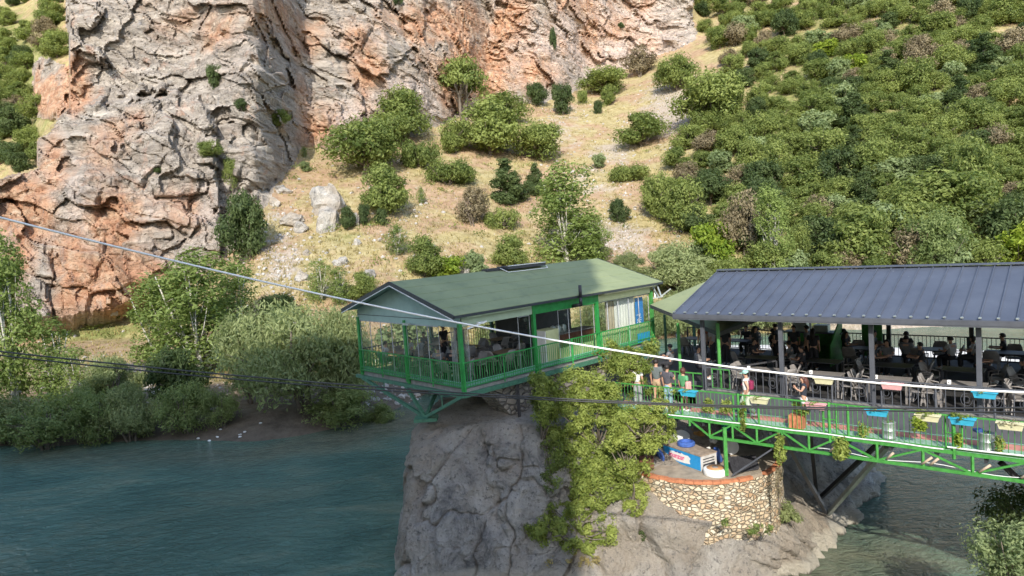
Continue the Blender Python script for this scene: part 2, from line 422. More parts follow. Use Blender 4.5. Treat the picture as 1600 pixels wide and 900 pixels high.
orange = blob([(200, 440, 95, 60, 1), (180, 350, 50, 45, .8), (110, 420, 45, 80, .75), (85, 260, 30, 60, .7), (40, 330, 55, 60, 1), (30, 400, 40, 60, .7), (270, 330, 50, 35, .45), (150, 230, 60, 50, .35),
    (115, 140, 25, 45, .9), (75, 150, 30, 35, .9), (740, 110, 75, 55, 1), (700, 40, 70, 45, .85), (800, 30, 50, 50, .7), (480, 60, 35, 60, .5), (590, 40, 50, 45, .5), (420, 20, 40, 40, .6), (330, 40, 60, 50, .4),
    (830, 120, 60, 30, .6), (960, 40, 80, 60, .45), (900, 10, 60, 40, .5), (500, 200, 30, 50, .6), (470, 150, 26, 60, .45), (580, 110, 30, 45, .55)])
palep = blob([(950, 60, 130, 70, .9), (640, 150, 90, 60, .6), (780, 60, 30, 60, .5), (840, 80, 70, 60, .7), (560, 190, 60, 40, .8), (300, 330, 60, 60, .55), (120, 330, 25, 90, .5), (360, 90, 50, 60, .35), (430, 60, 40, 50, .5), (230, 250, 100, 60, .15), (560, 60, 90, 50, .4)])
def cliff_mat():
    mt, nt, b = newmat('limestone_cliff'); p = pos(nt)
    st = mapping(nt, p, (.13, .13, .75), (0, R(-36), 0))
    n_s = noise(nt, 1.3, 9, st, .68, .6)
    n_b = noise(nt, .10, 6, p, .6, .3)
    n_f = noise(nt, 1.6, 9, p, .72)
    grey = ramp(nt, n_s, [(.28, (.17, .145, .12)), (.42, (.33, .285, .24)), (.54, (.44, .385, .325)), (.68, (.60, .54, .46))])
    warm = ramp(nt, noise(nt, .55, 8, p, .7, .5), [(.28, (.33, .165, .10)), (.46, (.50, .28, .17)), (.62, (.58, .41, .28)), (.78, (.66, .57, .46))])
    pale = ramp(nt, n_f, [(.3, (.40, .29, .23)), (.6, (.60, .50, .43)), (.8, (.74, .68, .62))])
    o = attr(nt, 'orange')
    def plus(a, n_, k, lo, hi):
        ad = nd(nt, 'ShaderNodeMath', operation='MULTIPLY_ADD'); nt.links.new(n_, ad.inputs[0]); ad.inputs[1].default_value = k; nt.links.new(a, ad.inputs[2])
        return mapr(nt, ad.outputs[0], lo, hi)
    c = mixc(nt, plus(attr(nt, 'pale'), n_s, 1.3, .85, 1.35), grey, pale)
    c = mixc(nt, plus(o, n_b, 1.5, .92, 1.35), c, warm)
    st2 = noise(nt, 1.0, 5, mapping(nt, p, (.8, .8, .07)), .6, .4)        # mineral streaks running down
    c = mixc(nt, mapr(nt, st2, .60, .72, 0, .55), c, (.20, .205, .215))
    red = noise(nt, .22, 5, mapping(nt, p, (1, 1, .8)), .6, 1.0)
    c = mixc(nt, mapr(nt, red, .60, .72, 0, .55), c, (.46, .24, .15))
    crack = nd(nt, 'ShaderNodeTexVoronoi', feature='DISTANCE_TO_EDGE'); crack.inputs['Scale'].default_value = .42
    wv = nd(nt, 'ShaderNodeVectorMath', operation='MULTIPLY_ADD')
    nzc = nd(nt, 'ShaderNodeTexNoise'); nzc.inputs['Scale'].default_value = .8; nzc.inputs['Detail'].default_value = 5; nt.links.new(p, nzc.inputs['Vector'])
    nt.links.new(nzc.outputs['Color'], wv.inputs[0]); wv.inputs[1].default_value = (3.5, 3.5, 3.5); nt.links.new(st, wv.inputs[2])
    nt.links.new(wv.outputs[0], crack.inputs['Vector'])
    ck = mapr(nt, crack.outputs['Distance'], .0, .05, 0, 1)
    nt.links.new(c, b.inputs['Base Color']); b.inputs['Roughness'].default_value = .92; b.inputs['Specular IOR Level'].default_value = .2
    nrm = bump(nt, n_s, .9, 1.3); nrm = bump(nt, ck, .8, .9, nrm); nrm = bump(nt, n_f, .8, .45, nrm)
    nt.links.new(nrm, b.inputs['Normal']); return mt
def hill_mat():
    mt, nt, b = newmat('dry_hillside'); p = pos(nt)
    n0 = noise(nt, .11, 5, p, .6, .4); n1 = noise(nt, 1.0, 8, p, .7); n2 = noise(nt, 3.5, 6, p, .75)
    grass = ramp(nt, n1, [(.3, (.23, .19, .085)), (.5, (.36, .295, .145)), (.72, (.46, .40, .23))])
    soil = ramp(nt, n1, [(.3, (.27, .17, .105)), (.55, (.38, .265, .165)), (.75, (.45, .36, .24))])
    scree = ramp(nt, n2, [(.3, (.24, .19, .15)), (.5, (.38, .32, .26)), (.68, (.54, .47, .40))])
    c = mixc(nt, mapr(nt, n0, .46, .58), grass, soil)
    ad = nd(nt, 'ShaderNodeMath', operation='MULTIPLY_ADD'); nt.links.new(noise(nt, .25, 6, p, .7), ad.inputs[0]); ad.inputs[1].default_value = 1.3; nt.links.new(attr(nt, 'scree'), ad.inputs[2])
    c = mixc(nt, mapr(nt, ad.outputs[0], 1.0, 1.22, 0, .85), c, scree)
    gr = nd(nt, 'ShaderNodeMath', operation='MULTIPLY_ADD'); nt.links.new(noise(nt, .3, 5, p, .65), gr.inputs[0]); gr.inputs[1].default_value = 1.0; nt.links.new(attr(nt, 'green'), gr.inputs[2])
    c = mixc(nt, mapr(nt, gr.outputs[0], .75, 1.1, 0, .85), c, ramp(nt, n1, [(.3, (.10, .13, .035)), (.7, (.24, .26, .09))]))
    c = mixc(nt, attr(nt, 'mud'), c, ramp(nt, n1, [(.3, (.10, .080, .06)), (.7, (.20, .165, .125))]))
    nt.links.new(c, b.inputs['Base Color']); b.inputs['Roughness'].default_value = .95; b.inputs['Specular IOR Level'].default_value = .15
    nrm = bump(nt, n1, .7, .4); nrm = bump(nt, n2, .6, .12, nrm); nt.links.new(nrm, b.inputs['Normal']); return mt
scree = blob([(1050, 170, 60, 60, .75), (880, 200, 50, 60, .45), (960, 240, 60, 25, .6), (960, 375, 75, 35, .75), (440, 410, 60, 60, .55), (430, 340, 30, 25, .5), (930, 280, 50, 40, .5), (200, 580, 110, 22, .7), (700, 420, 30, 20, .4), (60, 575, 80, 20, .5), (250, 600, 90, 30, .55), (620, 380, 40, 20, .35), (1450, 505, 300, 22, .8), (600, 610, 60, 30, .6), (640, 330, 50, 20, .3)])
green = blob([(150, 520, 130, 18, .7), (250, 515, 100, 15, .6), (1350, 200, 260, 260, .6), (30, 120, 90, 170, .6), (540, 370, 60, 20, .35), (890, 135, 90, 20, .35), (470, 290, 40, 40, .3), (670, 350, 50, 30, .3), (1000, 440, 200, 40, .5)])
mud = sstep(1.9, 1.0, TZ)*sstep(760, 700, GX)*1.0
facemask = (cm | om)[:-1, :-1] & (cm | om)[1:, 1:]
hm = ~facemask
below = (GY[:-1, :-1] > lut(GX[:-1, :-1], SHORE)+16); hm &= ~below
o = put('cliff', grid_mesh('cliff', TX, TY, TZ, cliff_mat(), facemask & ~below, {'orange': orange, 'pale': palep}, smooth=False, flip=True)); tag(o, kind='structure')
o = put('hillside', grid_mesh('hillside', TX, TY, TZ, hill_mat(), hm, {'scree': scree, 'green': green, 'mud': mud}, flip=True)); tag(o, kind='structure')
# ---- river sheet
wxs = np.linspace(-160, 190, 176); wys = np.linspace(-5, 175, 121); WX, WY = np.meshgrid(wxs, wys)
sh = np.zeros_like(WX)
for (sx, sy), (ex, ey), wd, a in (((-34, 46.9), (-17, 43.2), 2.2, .55), ((-17, 43.2), (-8.5, 52), 2.2, .6), ((-12.5, 45.5), (-8, 49), 3, .8), ((8, 22.8), (13.0, 25.0), 2.6, .6), ((1, 23.6), (8, 22.8), 2.4, .5), ((40, 70), (60, 62), 3, .3)):
    t = np.clip(((WX-sx)*(ex-sx)+(WY-sy)*(ey-sy))/((ex-sx)**2+(ey-sy)**2), 0, 1)
    dist = np.hypot(WX-sx-t*(ex-sx), WY-sy-t*(ey-sy)); sh = np.maximum(sh, a*np.exp(-(dist/wd)**2))
o = put('river', grid_mesh('river', WX, WY, WX*0, water_mat(), None, {'shallow': sh})); tag(o, kind='structure')
# ---- land on the photographer's side and the mountain flank behind that shades the left half
xs = np.linspace(-130, 120, 200); ys = np.linspace(-95, 20, 110); X, Y = np.meshgrid(xs, ys)
Zb = np.where(Y > -8, (17-Y)*.42-.6, 10+(-8-Y)*.12)
edge_x = -3.0+(-20-Y)*-.02+fbm(Y/4, 0, 0, 3, 71)*.5+fbm(X*0, Y/9, 3, 2, 5)*.6
rise = sstep(0, 1.6, edge_x-X)
top = 51+fbm(X/13, Y/13, 0, 4, 73)*2.2
Zm = Zb+(top-Zb)*rise*sstep(-13, -20, Y)*sstep(-95, -60, Y)
Zm += fbm(X/3, Y/3, 0, 4, 75)*.4
o = put('hill', grid_mesh('hill', X, Y, Zm, bpy.data.materials['dry_hillside'])); tag(o, kind='structure')
g_ = np.random.RandomState(3); bm_ = bmesh.new(); bmesh.ops.create_icosphere(bm_, subdivisions=5, radius=1)
cv = np.array([v.co for v in bm_.verts]); cr = 1+fbm(cv[:, 0]*1.5, cv[:, 1]*1.5, cv[:, 2]*1.5, 4, 17)*.45; cv = cv*cr[:, None]*np.array([4.6, 6, 8.5])+np.array([-6.4, -21, 47])
b = MB(); b.add(cv, [tuple(v.index for v in f.verts) for f in bm_.faces]); bm_.free()
tag(b.build('shadow_crag', bpy.data.materials['limestone_cliff'], smooth=True), kind='structure')  # added unseen rock, shaped to widen the hill's shadow on the roof
# ---- island rock, lofted from its plan at several heights
def rock_mat():
    mt, nt, b = newmat('island_limestone'); p = pos(nt)
    n1 = noise(nt, .8, 9, mapping(nt, p, (1, 1, .7)), .7, .6); n2 = noise(nt, 6, 8, p, .75); n3 = noise(nt, .3, 4, p)
    c = ramp(nt, n1, [(.34, (.17, .165, .155)), (.44, (.38, .355, .32)), (.56, (.52, .485, .43)), (.7, (.68, .64, .58))])
    c = mixc(nt, mapr(nt, n3, .45, .6, 0, .7), c, ramp(nt, n2, [(.3, (.34, .27, .20)), (.7, (.50, .42, .32))]))
    c = mixc(nt, mapr(nt, n2, .54, .62, 0, .7), c, (.13, .125, .12))
    sp = nd(nt, 'ShaderNodeSeparateXYZ'); nt.links.new(p, sp.inputs[0])
    wl = nd(nt, 'ShaderNodeMath', operation='MULTIPLY_ADD'); nt.links.new(n1, wl.inputs[0]); wl.inputs[1].default_value = .9; nt.links.new(sp.outputs[2], wl.inputs[2])
    c = mixc(nt, mapr(nt, wl.outputs[0], .98, .80, 0, .8), c, (.60, .55, .45))       # bleached band left by the water
    c = mixc(nt, mapr(nt, wl.outputs[0], .52, .42, 0, .9), c, (.07, .06, .045))
    nt.links.new(c, b.inputs['Base Color']); b.inputs['Roughness'].default_value = .9; b.inputs['Specular IOR Level'].default_value = .2
    cr = nd(nt, 'ShaderNodeTexVoronoi', feature='DISTANCE_TO_EDGE'); cr.inputs['Scale'].default_value = .38
    nz = nd(nt, 'ShaderNodeTexNoise'); nz.inputs['Scale'].default_value = 1.2; nz.inputs['Detail'].default_value = 6; nt.links.new(p, nz.inputs['Vector'])
    wv = nd(nt, 'ShaderNodeVectorMath', operation='MULTIPLY_ADD'); nt.links.new(nz.outputs['Color'], wv.inputs[0]); wv.inputs[1].default_value = (1.6, 1.6, 1.6); nt.links.new(mapping(nt, p, (1, 1, .55)), wv.inputs[2])
    nt.links.new(wv.outputs[0], cr.inputs['Vector'])
    nrm = bump(nt, mapr(nt, cr.outputs['Distance'], 0, .02), .35, .12); nrm = bump(nt, n1, 1.0, .45, nrm); nrm = bump(nt, n2, 1.0, .18, nrm)
    nt.links.new(nrm, b.inputs['Normal']); return mt
M_ROCK = rock_mat()
RINGS = [(-.9, [(-5.8, 26.6), (-5.3, 25.1), (-2, 24.8), (1, 24.3), (3.4, 22.9), (6.8, 21.7), (9.4, 22.8), (11.3, 24.8), (12.3, 27.2), (16.4, 30.2), (18.4, 36), (4, 41), (-3, 38), (-6, 32)]),
         (.3, [(-5.6, 26.7), (-5.15, 25.35), (-2, 25.0), (1, 24.6), (3.6, 23.3), (6.8, 22.1), (9.2, 23.2), (11.0, 25.2), (12.0, 27.5), (16.2, 30.5), (18, 36), (4, 41), (-3, 38), (-5.8, 32)]),
         (1.6, [(-5.45, 26.9), (-4.95, 25.6), (-1.8, 25.3), (1.2, 25.0), (3.6, 23.9), (6.8, 22.8), (8.9, 24.0), (10.3, 26.0), (11.3, 28.2), (15.6, 31.0), (17.4, 36), (4, 40), (-3, 37.5), (-5.6, 32)]),
         (2.4, [(-5.35, 27.1), (-4.8, 25.9), (-1.7, 25.5), (1.4, 25.2), (4.1, 23.5), (6.9, 23.4), (8.4, 25.4), (9.7, 27.4), (10.9, 28.9), (15.0, 31.4), (16.6, 36), (4, 39.8), (-2.8, 37.2), (-5.4, 32)]),
         (3.3, [(-5.2, 27.3), (-4.6, 26.1), (-1.6, 25.8), (1.5, 25.5), (4.3, 24.2), (6.6, 25.0), (8.2, 26.6), (9.2, 28.2), (10.5, 29.5), (14.4, 31.8), (15.6, 36), (4, 39.5), (-2.5, 37), (-5.3, 32)]),
         (4.6, [(-4.75, 27.9), (-4.0, 26.9), (-1.2, 26.4), (1.8, 26.2), (3.6, 26.6), (6.2, 27.2), (7.8, 28.4), (8.8, 29.4), (10.2, 30.3), (14.0, 32.4), (14.6, 36), (4, 39), (-2, 36.5), (-4.8, 32)]),
         (5.3, [(-4.1, 28.6), (-3.4, 27.9), (-1, 27.3), (1.8, 27.1), (3.4, 27.8), (5.4, 28.6), (7.4, 29.4), (8.4, 30.4), (10.2, 31.2), (14.4, 33), (13.6, 36), (4, 38), (-1.5, 36), (-4.1, 32)]),
         (5.6, [(-2, 30), (-1.6, 29.6), (-.4, 29.2), (1.2, 29.1), (2.4, 29.6), (3.6, 30), (4.4, 30.6), (5, 31.4), (5.2, 32), (5.2, 33), (4.6, 34.4), (3, 35.5), (0, 35), (-2, 32)]),
         (5.65, [(1, 32)]*14)]
nseg = 820
def ringpts(pts):
    P = np.array(pts+[pts[0]], float); s = np.arange(len(P)); t = np.linspace(0, len(P)-1, nseg+1)
    x = np.interp(t, s, P[:, 0]); y = np.interp(t, s, P[:, 1])
    k = 20
    for _ in range(2):
        x[:-1] = sum(np.roll(x[:-1], i) for i in range(-k, k+1))/(2*k+1); y[:-1] = sum(np.roll(y[:-1], i) for i in range(-k, k+1))/(2*k+1)
    x[-1] = x[0]; y[-1] = y[0]; return x, y
rz = [r_[0] for r_ in RINGS]; rp = [ringpts(r_[1]) for r_ in RINGS]
zz = np.concatenate([np.linspace(-.9, 5.3, 150), np.linspace(5.32, 5.65, 24)])
IX = np.array([[np.interp(z, rz, [q[0][i] for q in rp]) for i in range(nseg+1)] for z in zz])
IY = np.array([[np.interp(z, rz, [q[1][i] for q in rp]) for i in range(nseg+1)] for z in zz])
IZ = np.repeat(zz[:, None], nseg+1, 1)
cx, cy = 1.5, 31; rx, ry = IX-cx, IY-cy; rr = np.hypot(rx, ry)+1e-6
th = np.linspace(0, 2*np.pi, nseg+1)[None, :]+IX*0
wv_ = fbm(IX/2, IY/2, IZ/2, 3, 95)
cA, eA = cells((IX-IY*.4)/2.6+wv_*.35, IZ/3.6+wv_*.35, 111); cB, eB = cells((IX-IY*.4)/.9+wv_*.5, IZ/1.3+wv_*.5, 113)
dsp = fbm(IX/3.6, IY/3.6, IZ/4.2, 5, 81)*.42+np.maximum(0, fbm(IX/3.0, IY/3.0, IZ/6.5, 4, 83, True)-.62)*-1.6+fbm(IX/.9, IY/.9, IZ/1.4, 4, 85, True)*.10+cA*.20+cB*.05-np.maximum(0, .05-eA)*4.5-np.maximum(0, .05-eB)*1.2*(fbm(IX/1.5, IY/1.5, IZ/1.5, 2, 97) > .05)+fbm(IX/.35, IY/.35, IZ/.6, 4, 86, True)*.075
lower = sstep(2.2, .2, IZ)*sstep(5, 8, IX)                    # broken blocks at the right-hand toe
dsp += lower*(np.round(fbm(IX/1.3, IY/1.3, IZ/1.6, 2, 87)*3)/3*.8)
dsp *= sstep(5.6, 5.0, IZ)*.75+.25; dsp[:, -1] = dsp[:, 0]
IX2 = IX+rx/rr*dsp; IY2 = IY+ry/rr*dsp; IZ2 = IZ+fbm(IX/1.5, IY/1.5, IZ, 4, 89)*.25*sstep(-.5, .6, IZ)
IZ2[:, -1] = IZ2[:, 0]
from mathutils.bvhtree import BVHTree
o = ISL = put('island_rock', grid_mesh('island_rock', IX2, IY2, IZ2, M_ROCK, smooth=True)); tag(o, kind='structure')
# pale gravel bar behind the dark pavilion
gb = MB(); 
c_, w_, h_ = hp(.1, 1500, 556), 24, 3.4
gx, gy = np.meshgrid(np.linspace(-1, 1, 60), np.linspace(-1, 1, 30)); rad = np.sqrt(gx**2+gy**2)
GZ = .45*np.maximum(-.6, 1-rad*1.05)+fbm(gx*9, gy*4, 0, 3, 91)*.12
ux = np.array([.80, -.60]); uy = np.array([.60, .80])
GXw = c_[0]+gx*w_*ux[0]+gy*h_*uy[0]; GYw = c_[1]+gx*w_*ux[1]+gy*h_*uy[1]
mt = paint('white_gravel', (.62, .60, .56), .9, var=.3, scale=3, bumps=.05)
o = put('gravel_bar', grid_mesh('gravel_bar', GXw, GYw, GZ, mt)); tag(o, kind='structure')
# ================================================================== PLANTS
def crown_mesh(name, seed, w, h, leaf, n, mat_, lobes=9, shape='round', fill=.6, asp=1.7, droop=0, clump=.34, z0=.0, CS=None):
    """leaf clumps spread over many lobes inside a w wide, h tall crown whose foot is at z0"""
    g = np.random.RandomState(seed); C = []; S = []
    for k in range(lobes):
        if shape == 'cone':
            t = (k+.5)/lobes; r_ = (1-t)**.8*.42*w; a = g.rand()*6.28; q = g.rand()**.5*r_
            C.append((q*math.cos(a), q*math.sin(a), h*(.08+.88*t))); S.append(max(.12*w, (.42*w*(1-t*.75))*.62)*np.array([1, 1, .8*h/w*.55+.35]))
        elif shape == 'column':
            t = (k+.5)/lobes; a = g.rand()*6.28; q = g.rand()**.5*.30*w*(1-abs(t-.4)*.9)
            C.append((q*math.cos(a), q*math.sin(a), h*(.1+.82*t))); S.append(w*g.uniform(.18, .28)*np.array([1, 1, 1.25]))
        elif shape == 'umbrella':
            a = g.rand()*6.28; q = g.rand()**.5*.36*w
            C.append((q*math.cos(a), q*math.sin(a), h*(.80-.3*(q/w/.36)**2+g.rand()*.12))); S.append(w*g.uniform(.13, .2)*np.array([1, 1, .5]))
        elif shape == 'low':
            a = g.rand()*6.28; q = g.rand()**.5*.38*w
            C.append((q*math.cos(a), q*math.sin(a), h*g.uniform(.3, .6))); S.append(np.array([w*g.uniform(.14, .22)]*2+[h*g.uniform(.3, .4)]))
        else:
            a = g.rand()*6.28; u = g.uniform(-.85, 1); q = math.sqrt(max(0, 1-u*u))*g.uniform(.4, 1.12)*.36*w
            C.append((q*math.cos(a), q*math.sin(a), h*(.50+.30*u))); S.append(w*g.choice([.10, .14, .19, .24])*np.array([1, 1, min(1.1, h/w)*.9]))
    if CS is not None: C, S = CS
    C = np.array(C); S = np.array(S); nl = len(C)
    wgt = S[:, 0]**2; wgt /= wgt.sum(); li = g.choice(nl, n, p=wgt)
    d = g.normal(size=(n, 3)); d /= np.linalg.norm(d, axis=1)[:, None]
    r0 = 1-fill*g.rand(n)**1.6+g.normal(size=n)*.05
    P = C[li]+d*S[li]*r0[:, None]
    nz = fbm(P[:, 0]/(w*.11)+seed, P[:, 1]/(w*.11), P[:, 2]/(w*.11), 2, seed)
    keep = nz > -clump
    P = P+d*(nz*w*.085)[:, None]
    keep &= (P[:, 2] > z0+.02) | (CS is not None)
    P = P[keep]; d = d[keep]; li = li[keep]; n = len(P)
    N = d+g.normal(size=(n, 3))*.55; N[:, 2] += .35; N /= np.linalg.norm(N, axis=1)[:, None]
    T = np.cross(N, g.normal(size=(n, 3))); T[:, 2] -= droop; T /= np.linalg.norm(T, axis=1)[:, None]
    B = np.cross(N, T); B /= np.linalg.norm(B, axis=1)[:, None]
    s = leaf*g.uniform(.6, 1.3, n)[:, None]
    V = np.stack([P-T*s*.5*asp, P+B*s*.36, P+T*s*.5*asp-N*s*.18, P-B*s*.36], 1).reshape(-1, 3)
    tl = g.rand(nl)
    tone = np.clip(.5+(tl[li]-.5)*.5+nz[keep]*.5+g.normal(size=n)*.16, 0, 1)
    me = bpy.data.meshes.new(name); me.vertices.add(len(V)); me.vertices.foreach_set('co', V.astype(np.float32).ravel())
    me.loops.add(4*n); me.loops.foreach_set('vertex_index', np.arange(4*n, dtype=np.int32))
    me.polygons.add(n); me.polygons.foreach_set('loop_start', np.arange(0, 4*n, 4, dtype=np.int32))
    me.update(calc_edges=True)
    a_ = me.attributes.new('tone', 'FLOAT', 'FACE'); a_.data.foreach_set('value', tone.astype(np.float32))
    me.materials.append(mat_); return me, C
def trunk_mesh(name, seed, C, w, h, mat_, rad, stems=1, twigs=0, top=.75):
    g = np.random.RandomState(seed); b = MB()
    base = [(g.normal()*rad*1.2*(stems > 1), g.normal()*rad*1.2*(stems > 1)) for _ in range(stems)]
    for s in range(stems):
        bx, by = base[s]; lean = g.normal(size=2)*w*(.03 if stems == 1 else .13)
        pts = [(bx+lean[0]*t+g.normal()*w*.012*(t > 0), by+lean[1]*t+g.normal()*w*.012*(t > 0), -.5+(h*top+.5)*t) for t in (0, .25, .5, .75, 1)]
        b.tube(pts, [rad*1.25, rad, rad*.75, rad*.5, rad*.22], 7)
        for k in range(int(len(C)/stems)+1+twigs):
            c = C[g.randint(len(C))]; t = g.uniform(.2, .85); i = t*4; i0 = int(i); f = i-i0
            p = np.array(pts[i0])*(1-f)+np.array(pts[min(4, i0+1)])*f
            if c[2] < p[2]: p[2] = max(.1, c[2]*.7)
            e = np.array(c)+g.normal(size=3)*w*.05; mid = (p+e)/2+np.array([0, 0, -.04*h])
            b.tube([p, mid, e], [rad*.42, rad*.26, rad*.08], 5)
    return b.mesh(name, mat_, smooth=True)
SPEC = {}
def species(key, nv, w, h, leaf, n, mat_, bark, rad, stems=1, top=.72, **k):
    SPEC[key] = (w, h, [])
    for i in range(nv):
        cm_, C = crown_mesh(key+'_crown', hash_(key)+i*13, w, h, leaf, n, mat_, **k)
        tm_ = trunk_mesh(key+'_trunk', hash_(key)+i*7+3, C, w, h, bark, rad, stems, top=top, twigs=4 if key in ('poplar', 'sapling') else 0)
        SPEC[key][2].append((cm_, tm_))
def hash_(s): return sum(ord(c)*(i+3) for i, c in enumerate(s)) % 9973
# unit sizes in metres; every copy is scaled to the size it has in the picture
species('oak', 5, 6.5, 5.6, .21, 10500, M_OAK, M_BARK, .16, lobes=34, clump=.3)
species('juniper', 3, 4.5, 6.0, .18, 9500, M_DARK, M_BARK, .14, lobes=15, shape='cone', clump=.45)
species('darkbush', 3, 5.5, 4.6, .19, 9000, M_DARK, M_BARK, .14, lobes=22)
species('drybush', 3, 5.5, 4.4, .18, 7500, M_BROWN, M_BARK, .12, lobes=18, clump=.2, stems=2)
species('brightbush', 2, 5.0, 4.8, .26, 4200, M_BRIGHT, M_BARK, .12, lobes=16)
species('palebush', 2, 5.0, 4.4, .26, 4200, M_PALE, M_BARK, .12, lobes=18)
species('lowbush', 3, 7.0, 3.0, .19, 9000, M_OAK, M_BARK, .10, lobes=18, shape='low', stems=3)
species('umbrella', 1, 9.0, 6.4, .26, 5600, M_OAK, M_BARK, .20, lobes=20, shape='umbrella', stems=3, top=.8)
species('poplar', 3, 4.2, 9.0, .14, 14000, M_POPLAR, M_PBARK, .085, lobes=24, shape='column', clump=.12, stems=3, top=.80)
species('sapling', 2, 3.4, 6.5, .12, 7500, M_POPLAR, M_PBARK, .07, lobes=18, shape='column', clump=.12, stems=4, top=.82)
species('willow', 3, 8.0, 7.2, .12, 22000, M_WILLOW, M_BARK, .17, lobes=44, droop=.9, asp=2.6, stems=4, clump=.2)
species('greywillow', 2, 6.0, 4.4, .10, 19000, M_WILLOW, M_BARK, .10, lobes=26, droop=.5, asp=2.6, stems=5, clump=.3)
species('riverbush', 3, 5.0, 3.8, .10, 17000, M_RIVER, M_BARK, .07, lobes=34, stems=6, asp=2.0, clump=.12, fill=.95)
TREES = []
def tree(key, px, py, wpx, hpx, name, label, cat, group=None, var=None, P=None, D=None, sink=.15):
    w, h, vs = SPEC[key]
    if P is None: P, D = ground(px, py)
    sw = wpx/FPX*D/w; sh = hpx/FPX*D/h
    i = var if var is not None else rng.randint(len(vs))
    o = thing(name, label, cat, (P[0], P[1], P[2]-sink), rng.rand()*6.28, group)
    o.scale = (sw, sw, sh)
    a = put('trunk', vs[i % len(vs)][1], o); b_ = put('crown', vs[i % len(vs)][0], o)
    TREES.append(o); return o
T = tree
T('darkbush', 391, 408, 74, 112, 'juniper_tree', 'dense dark evergreen tree standing against the foot of the big grey rock buttress', 'tree', var=0)
T('oak', 570, 272, 120, 96, 'oak_tree', 'broad dark green oak at the left end of the clump under the cliff foot', 'tree')
T('oak', 632, 218, 100, 82, 'oak_tree', 'rounded oak touching the grey cliff, behind the broad oak left of the clump', 'tree')
T('oak', 606, 232, 80, 60, 'oak_tree', 'middling oak wedged between the two big oaks under the cliff foot', 'tree')
T('umbrella', 726, 188, 108, 92, 'umbrella_tree', 'flat-topped tree with forked bare trunk under the orange cliff face', 'tree')
T('oak', 790, 195, 76, 56, 'oak_tree', 'bushy oak just right of the flat-topped tree below the orange rock', 'tree')
T('oak', 765, 242, 120, 92, 'oak_tree', 'large mixed green oak below the flat-topped tree in the centre of the slope', 'tree')
T('oak', 712, 240, 60, 60, 'oak_tree', 'narrow grey-green oak left of the centre of the slope, under the flat-topped tree', 'tree')
T('oak', 600, 335, 92, 82, 'oak_tree', 'lowest full oak in the left column of trees on the dry slope', 'tree')
T('lowbush', 660, 262, 70, 46, 'spreading_bush', 'low spreading bush above the bare orange soil, the upper left one of two', 'bush')
T('lowbush', 702, 287, 80, 42, 'spreading_bush', 'low spreading bush above the bare orange soil, the lower right one of two', 'bush')
T('oak', 846, 252, 84, 66, 'oak_tree', 'round oak at the right edge of the central clump beside the pale scree', 'tree')
T('juniper', 794, 318, 76, 72, 'juniper_tree', 'broad juniper in the middle of the dry slope above the long green roof', 'tree')
T('juniper', 838, 305, 40, 50, 'juniper_tree', 'slim juniper right beside the broad juniper on the dry slope', 'tree')
T('drybush', 740, 352, 58, 62, 'dry_bush', 'brownish half-dry bush on the orange soil above the green roof', 'bush')
T('lowbush', 786, 358, 58, 38, 'spreading_bush', 'low green bush growing against the right side of the brownish half-dry bush', 'bush')
T('sapling', 657, 318, 20, 28, 'young_tree', 'lone little tree on open straw grass below the spreading bushes', 'tree')
T('darkbush', 838, 166, 42, 40, 'dark_bush', 'dark bush at the cliff foot, leftmost on the yellow grassy saddle', 'bush')
T('darkbush', 880, 180, 40, 54, 'dark_bush', 'tall dark oval bush standing on the yellow saddle near the cliff', 'bush')
T('oak', 946, 148, 80, 44, 'oak_tree', 'wide dark oak spreading over the top of the yellow saddle', 'tree')
T('oak', 953, 164, 30, 34, 'small_oak', 'small lighter oak just in front of the wide dark oak on the saddle', 'tree')
T('oak', 911, 162, 18, 24, 'small_oak', 'tiny round oak left of the wide dark oak on the saddle', 'tree')
T('darkbush', 934, 178, 16, 24, 'small_bush', 'tiny dark bush alone on the yellow grass of the saddle', 'bush')
T('oak', 1058, 142, 66, 58, 'oak_tree', 'full oak at the upper right end of the yellow saddle', 'tree')
T('drybush', 1000, 120, 52, 48, 'dry_bush', 'olive bush against the pink cliff foot above the saddle', 'bush')
T('oak', 1000, 230, 82, 58, 'oak_tree', 'grey-green oak between the scree and the dense wood', 'tree')
T('oak', 1112, 200, 112, 90, 'oak_tree', 'biggest dark oak at the left edge of the dense wood beside the scree', 'tree')
T('lowbush', 984, 282, 62, 30, 'spreading_bush', 'flat-topped low bush alone on the lower scree', 'bush')
T('palebush', 938, 264, 24, 26, 'small_bush', 'thin pale bush up on the scree above the tall white-stemmed poplar', 'bush')
T('darkbush', 965, 348, 36, 42, 'dark_bush', 'round dark bush alone on orange soil right of the white-stemmed poplar', 'bush')
T('oak', 1030, 340, 62, 76, 'oak_tree', 'upright dark oak at the left edge of the wood above the lower scree', 'tree')
T('oak', 1076, 360, 80, 84, 'oak_tree', 'green oak next to the upright dark oak at the lower edge of the wood', 'tree')
T('darkbush', 569, 352, 24, 38, 'dark_bush', 'small dark bush leaning on the grey boulder on the dry slope', 'bush')
T('darkbush', 597, 352, 24, 30, 'small_bush', 'little round bush at the foot of the lowest oak in the left column', 'bush')
T('darkbush', 545, 360, 30, 42, 'small_bush', 'little bush touching the right side of the large grey boulder', 'bush')
T('poplar', 892, 418, 132, 168, 'poplar_tree', 'tall airy poplar with many white stems rising behind the long green roof', 'tree', var=0)
T('poplar', 930, 420, 70, 90, 'poplar_tree', 'shorter ragged poplar on the right flank of the tall white-stemmed one', 'tree')
T('oak', 800, 418, 66, 56, 'oak_tree', 'dark oak just peeping over the ridge of the long green roof', 'tree')
T('sapling', 621, 398, 46, 50, 'young_tree', 'thin grey-leaved young tree on the slope above the gable', 'tree')
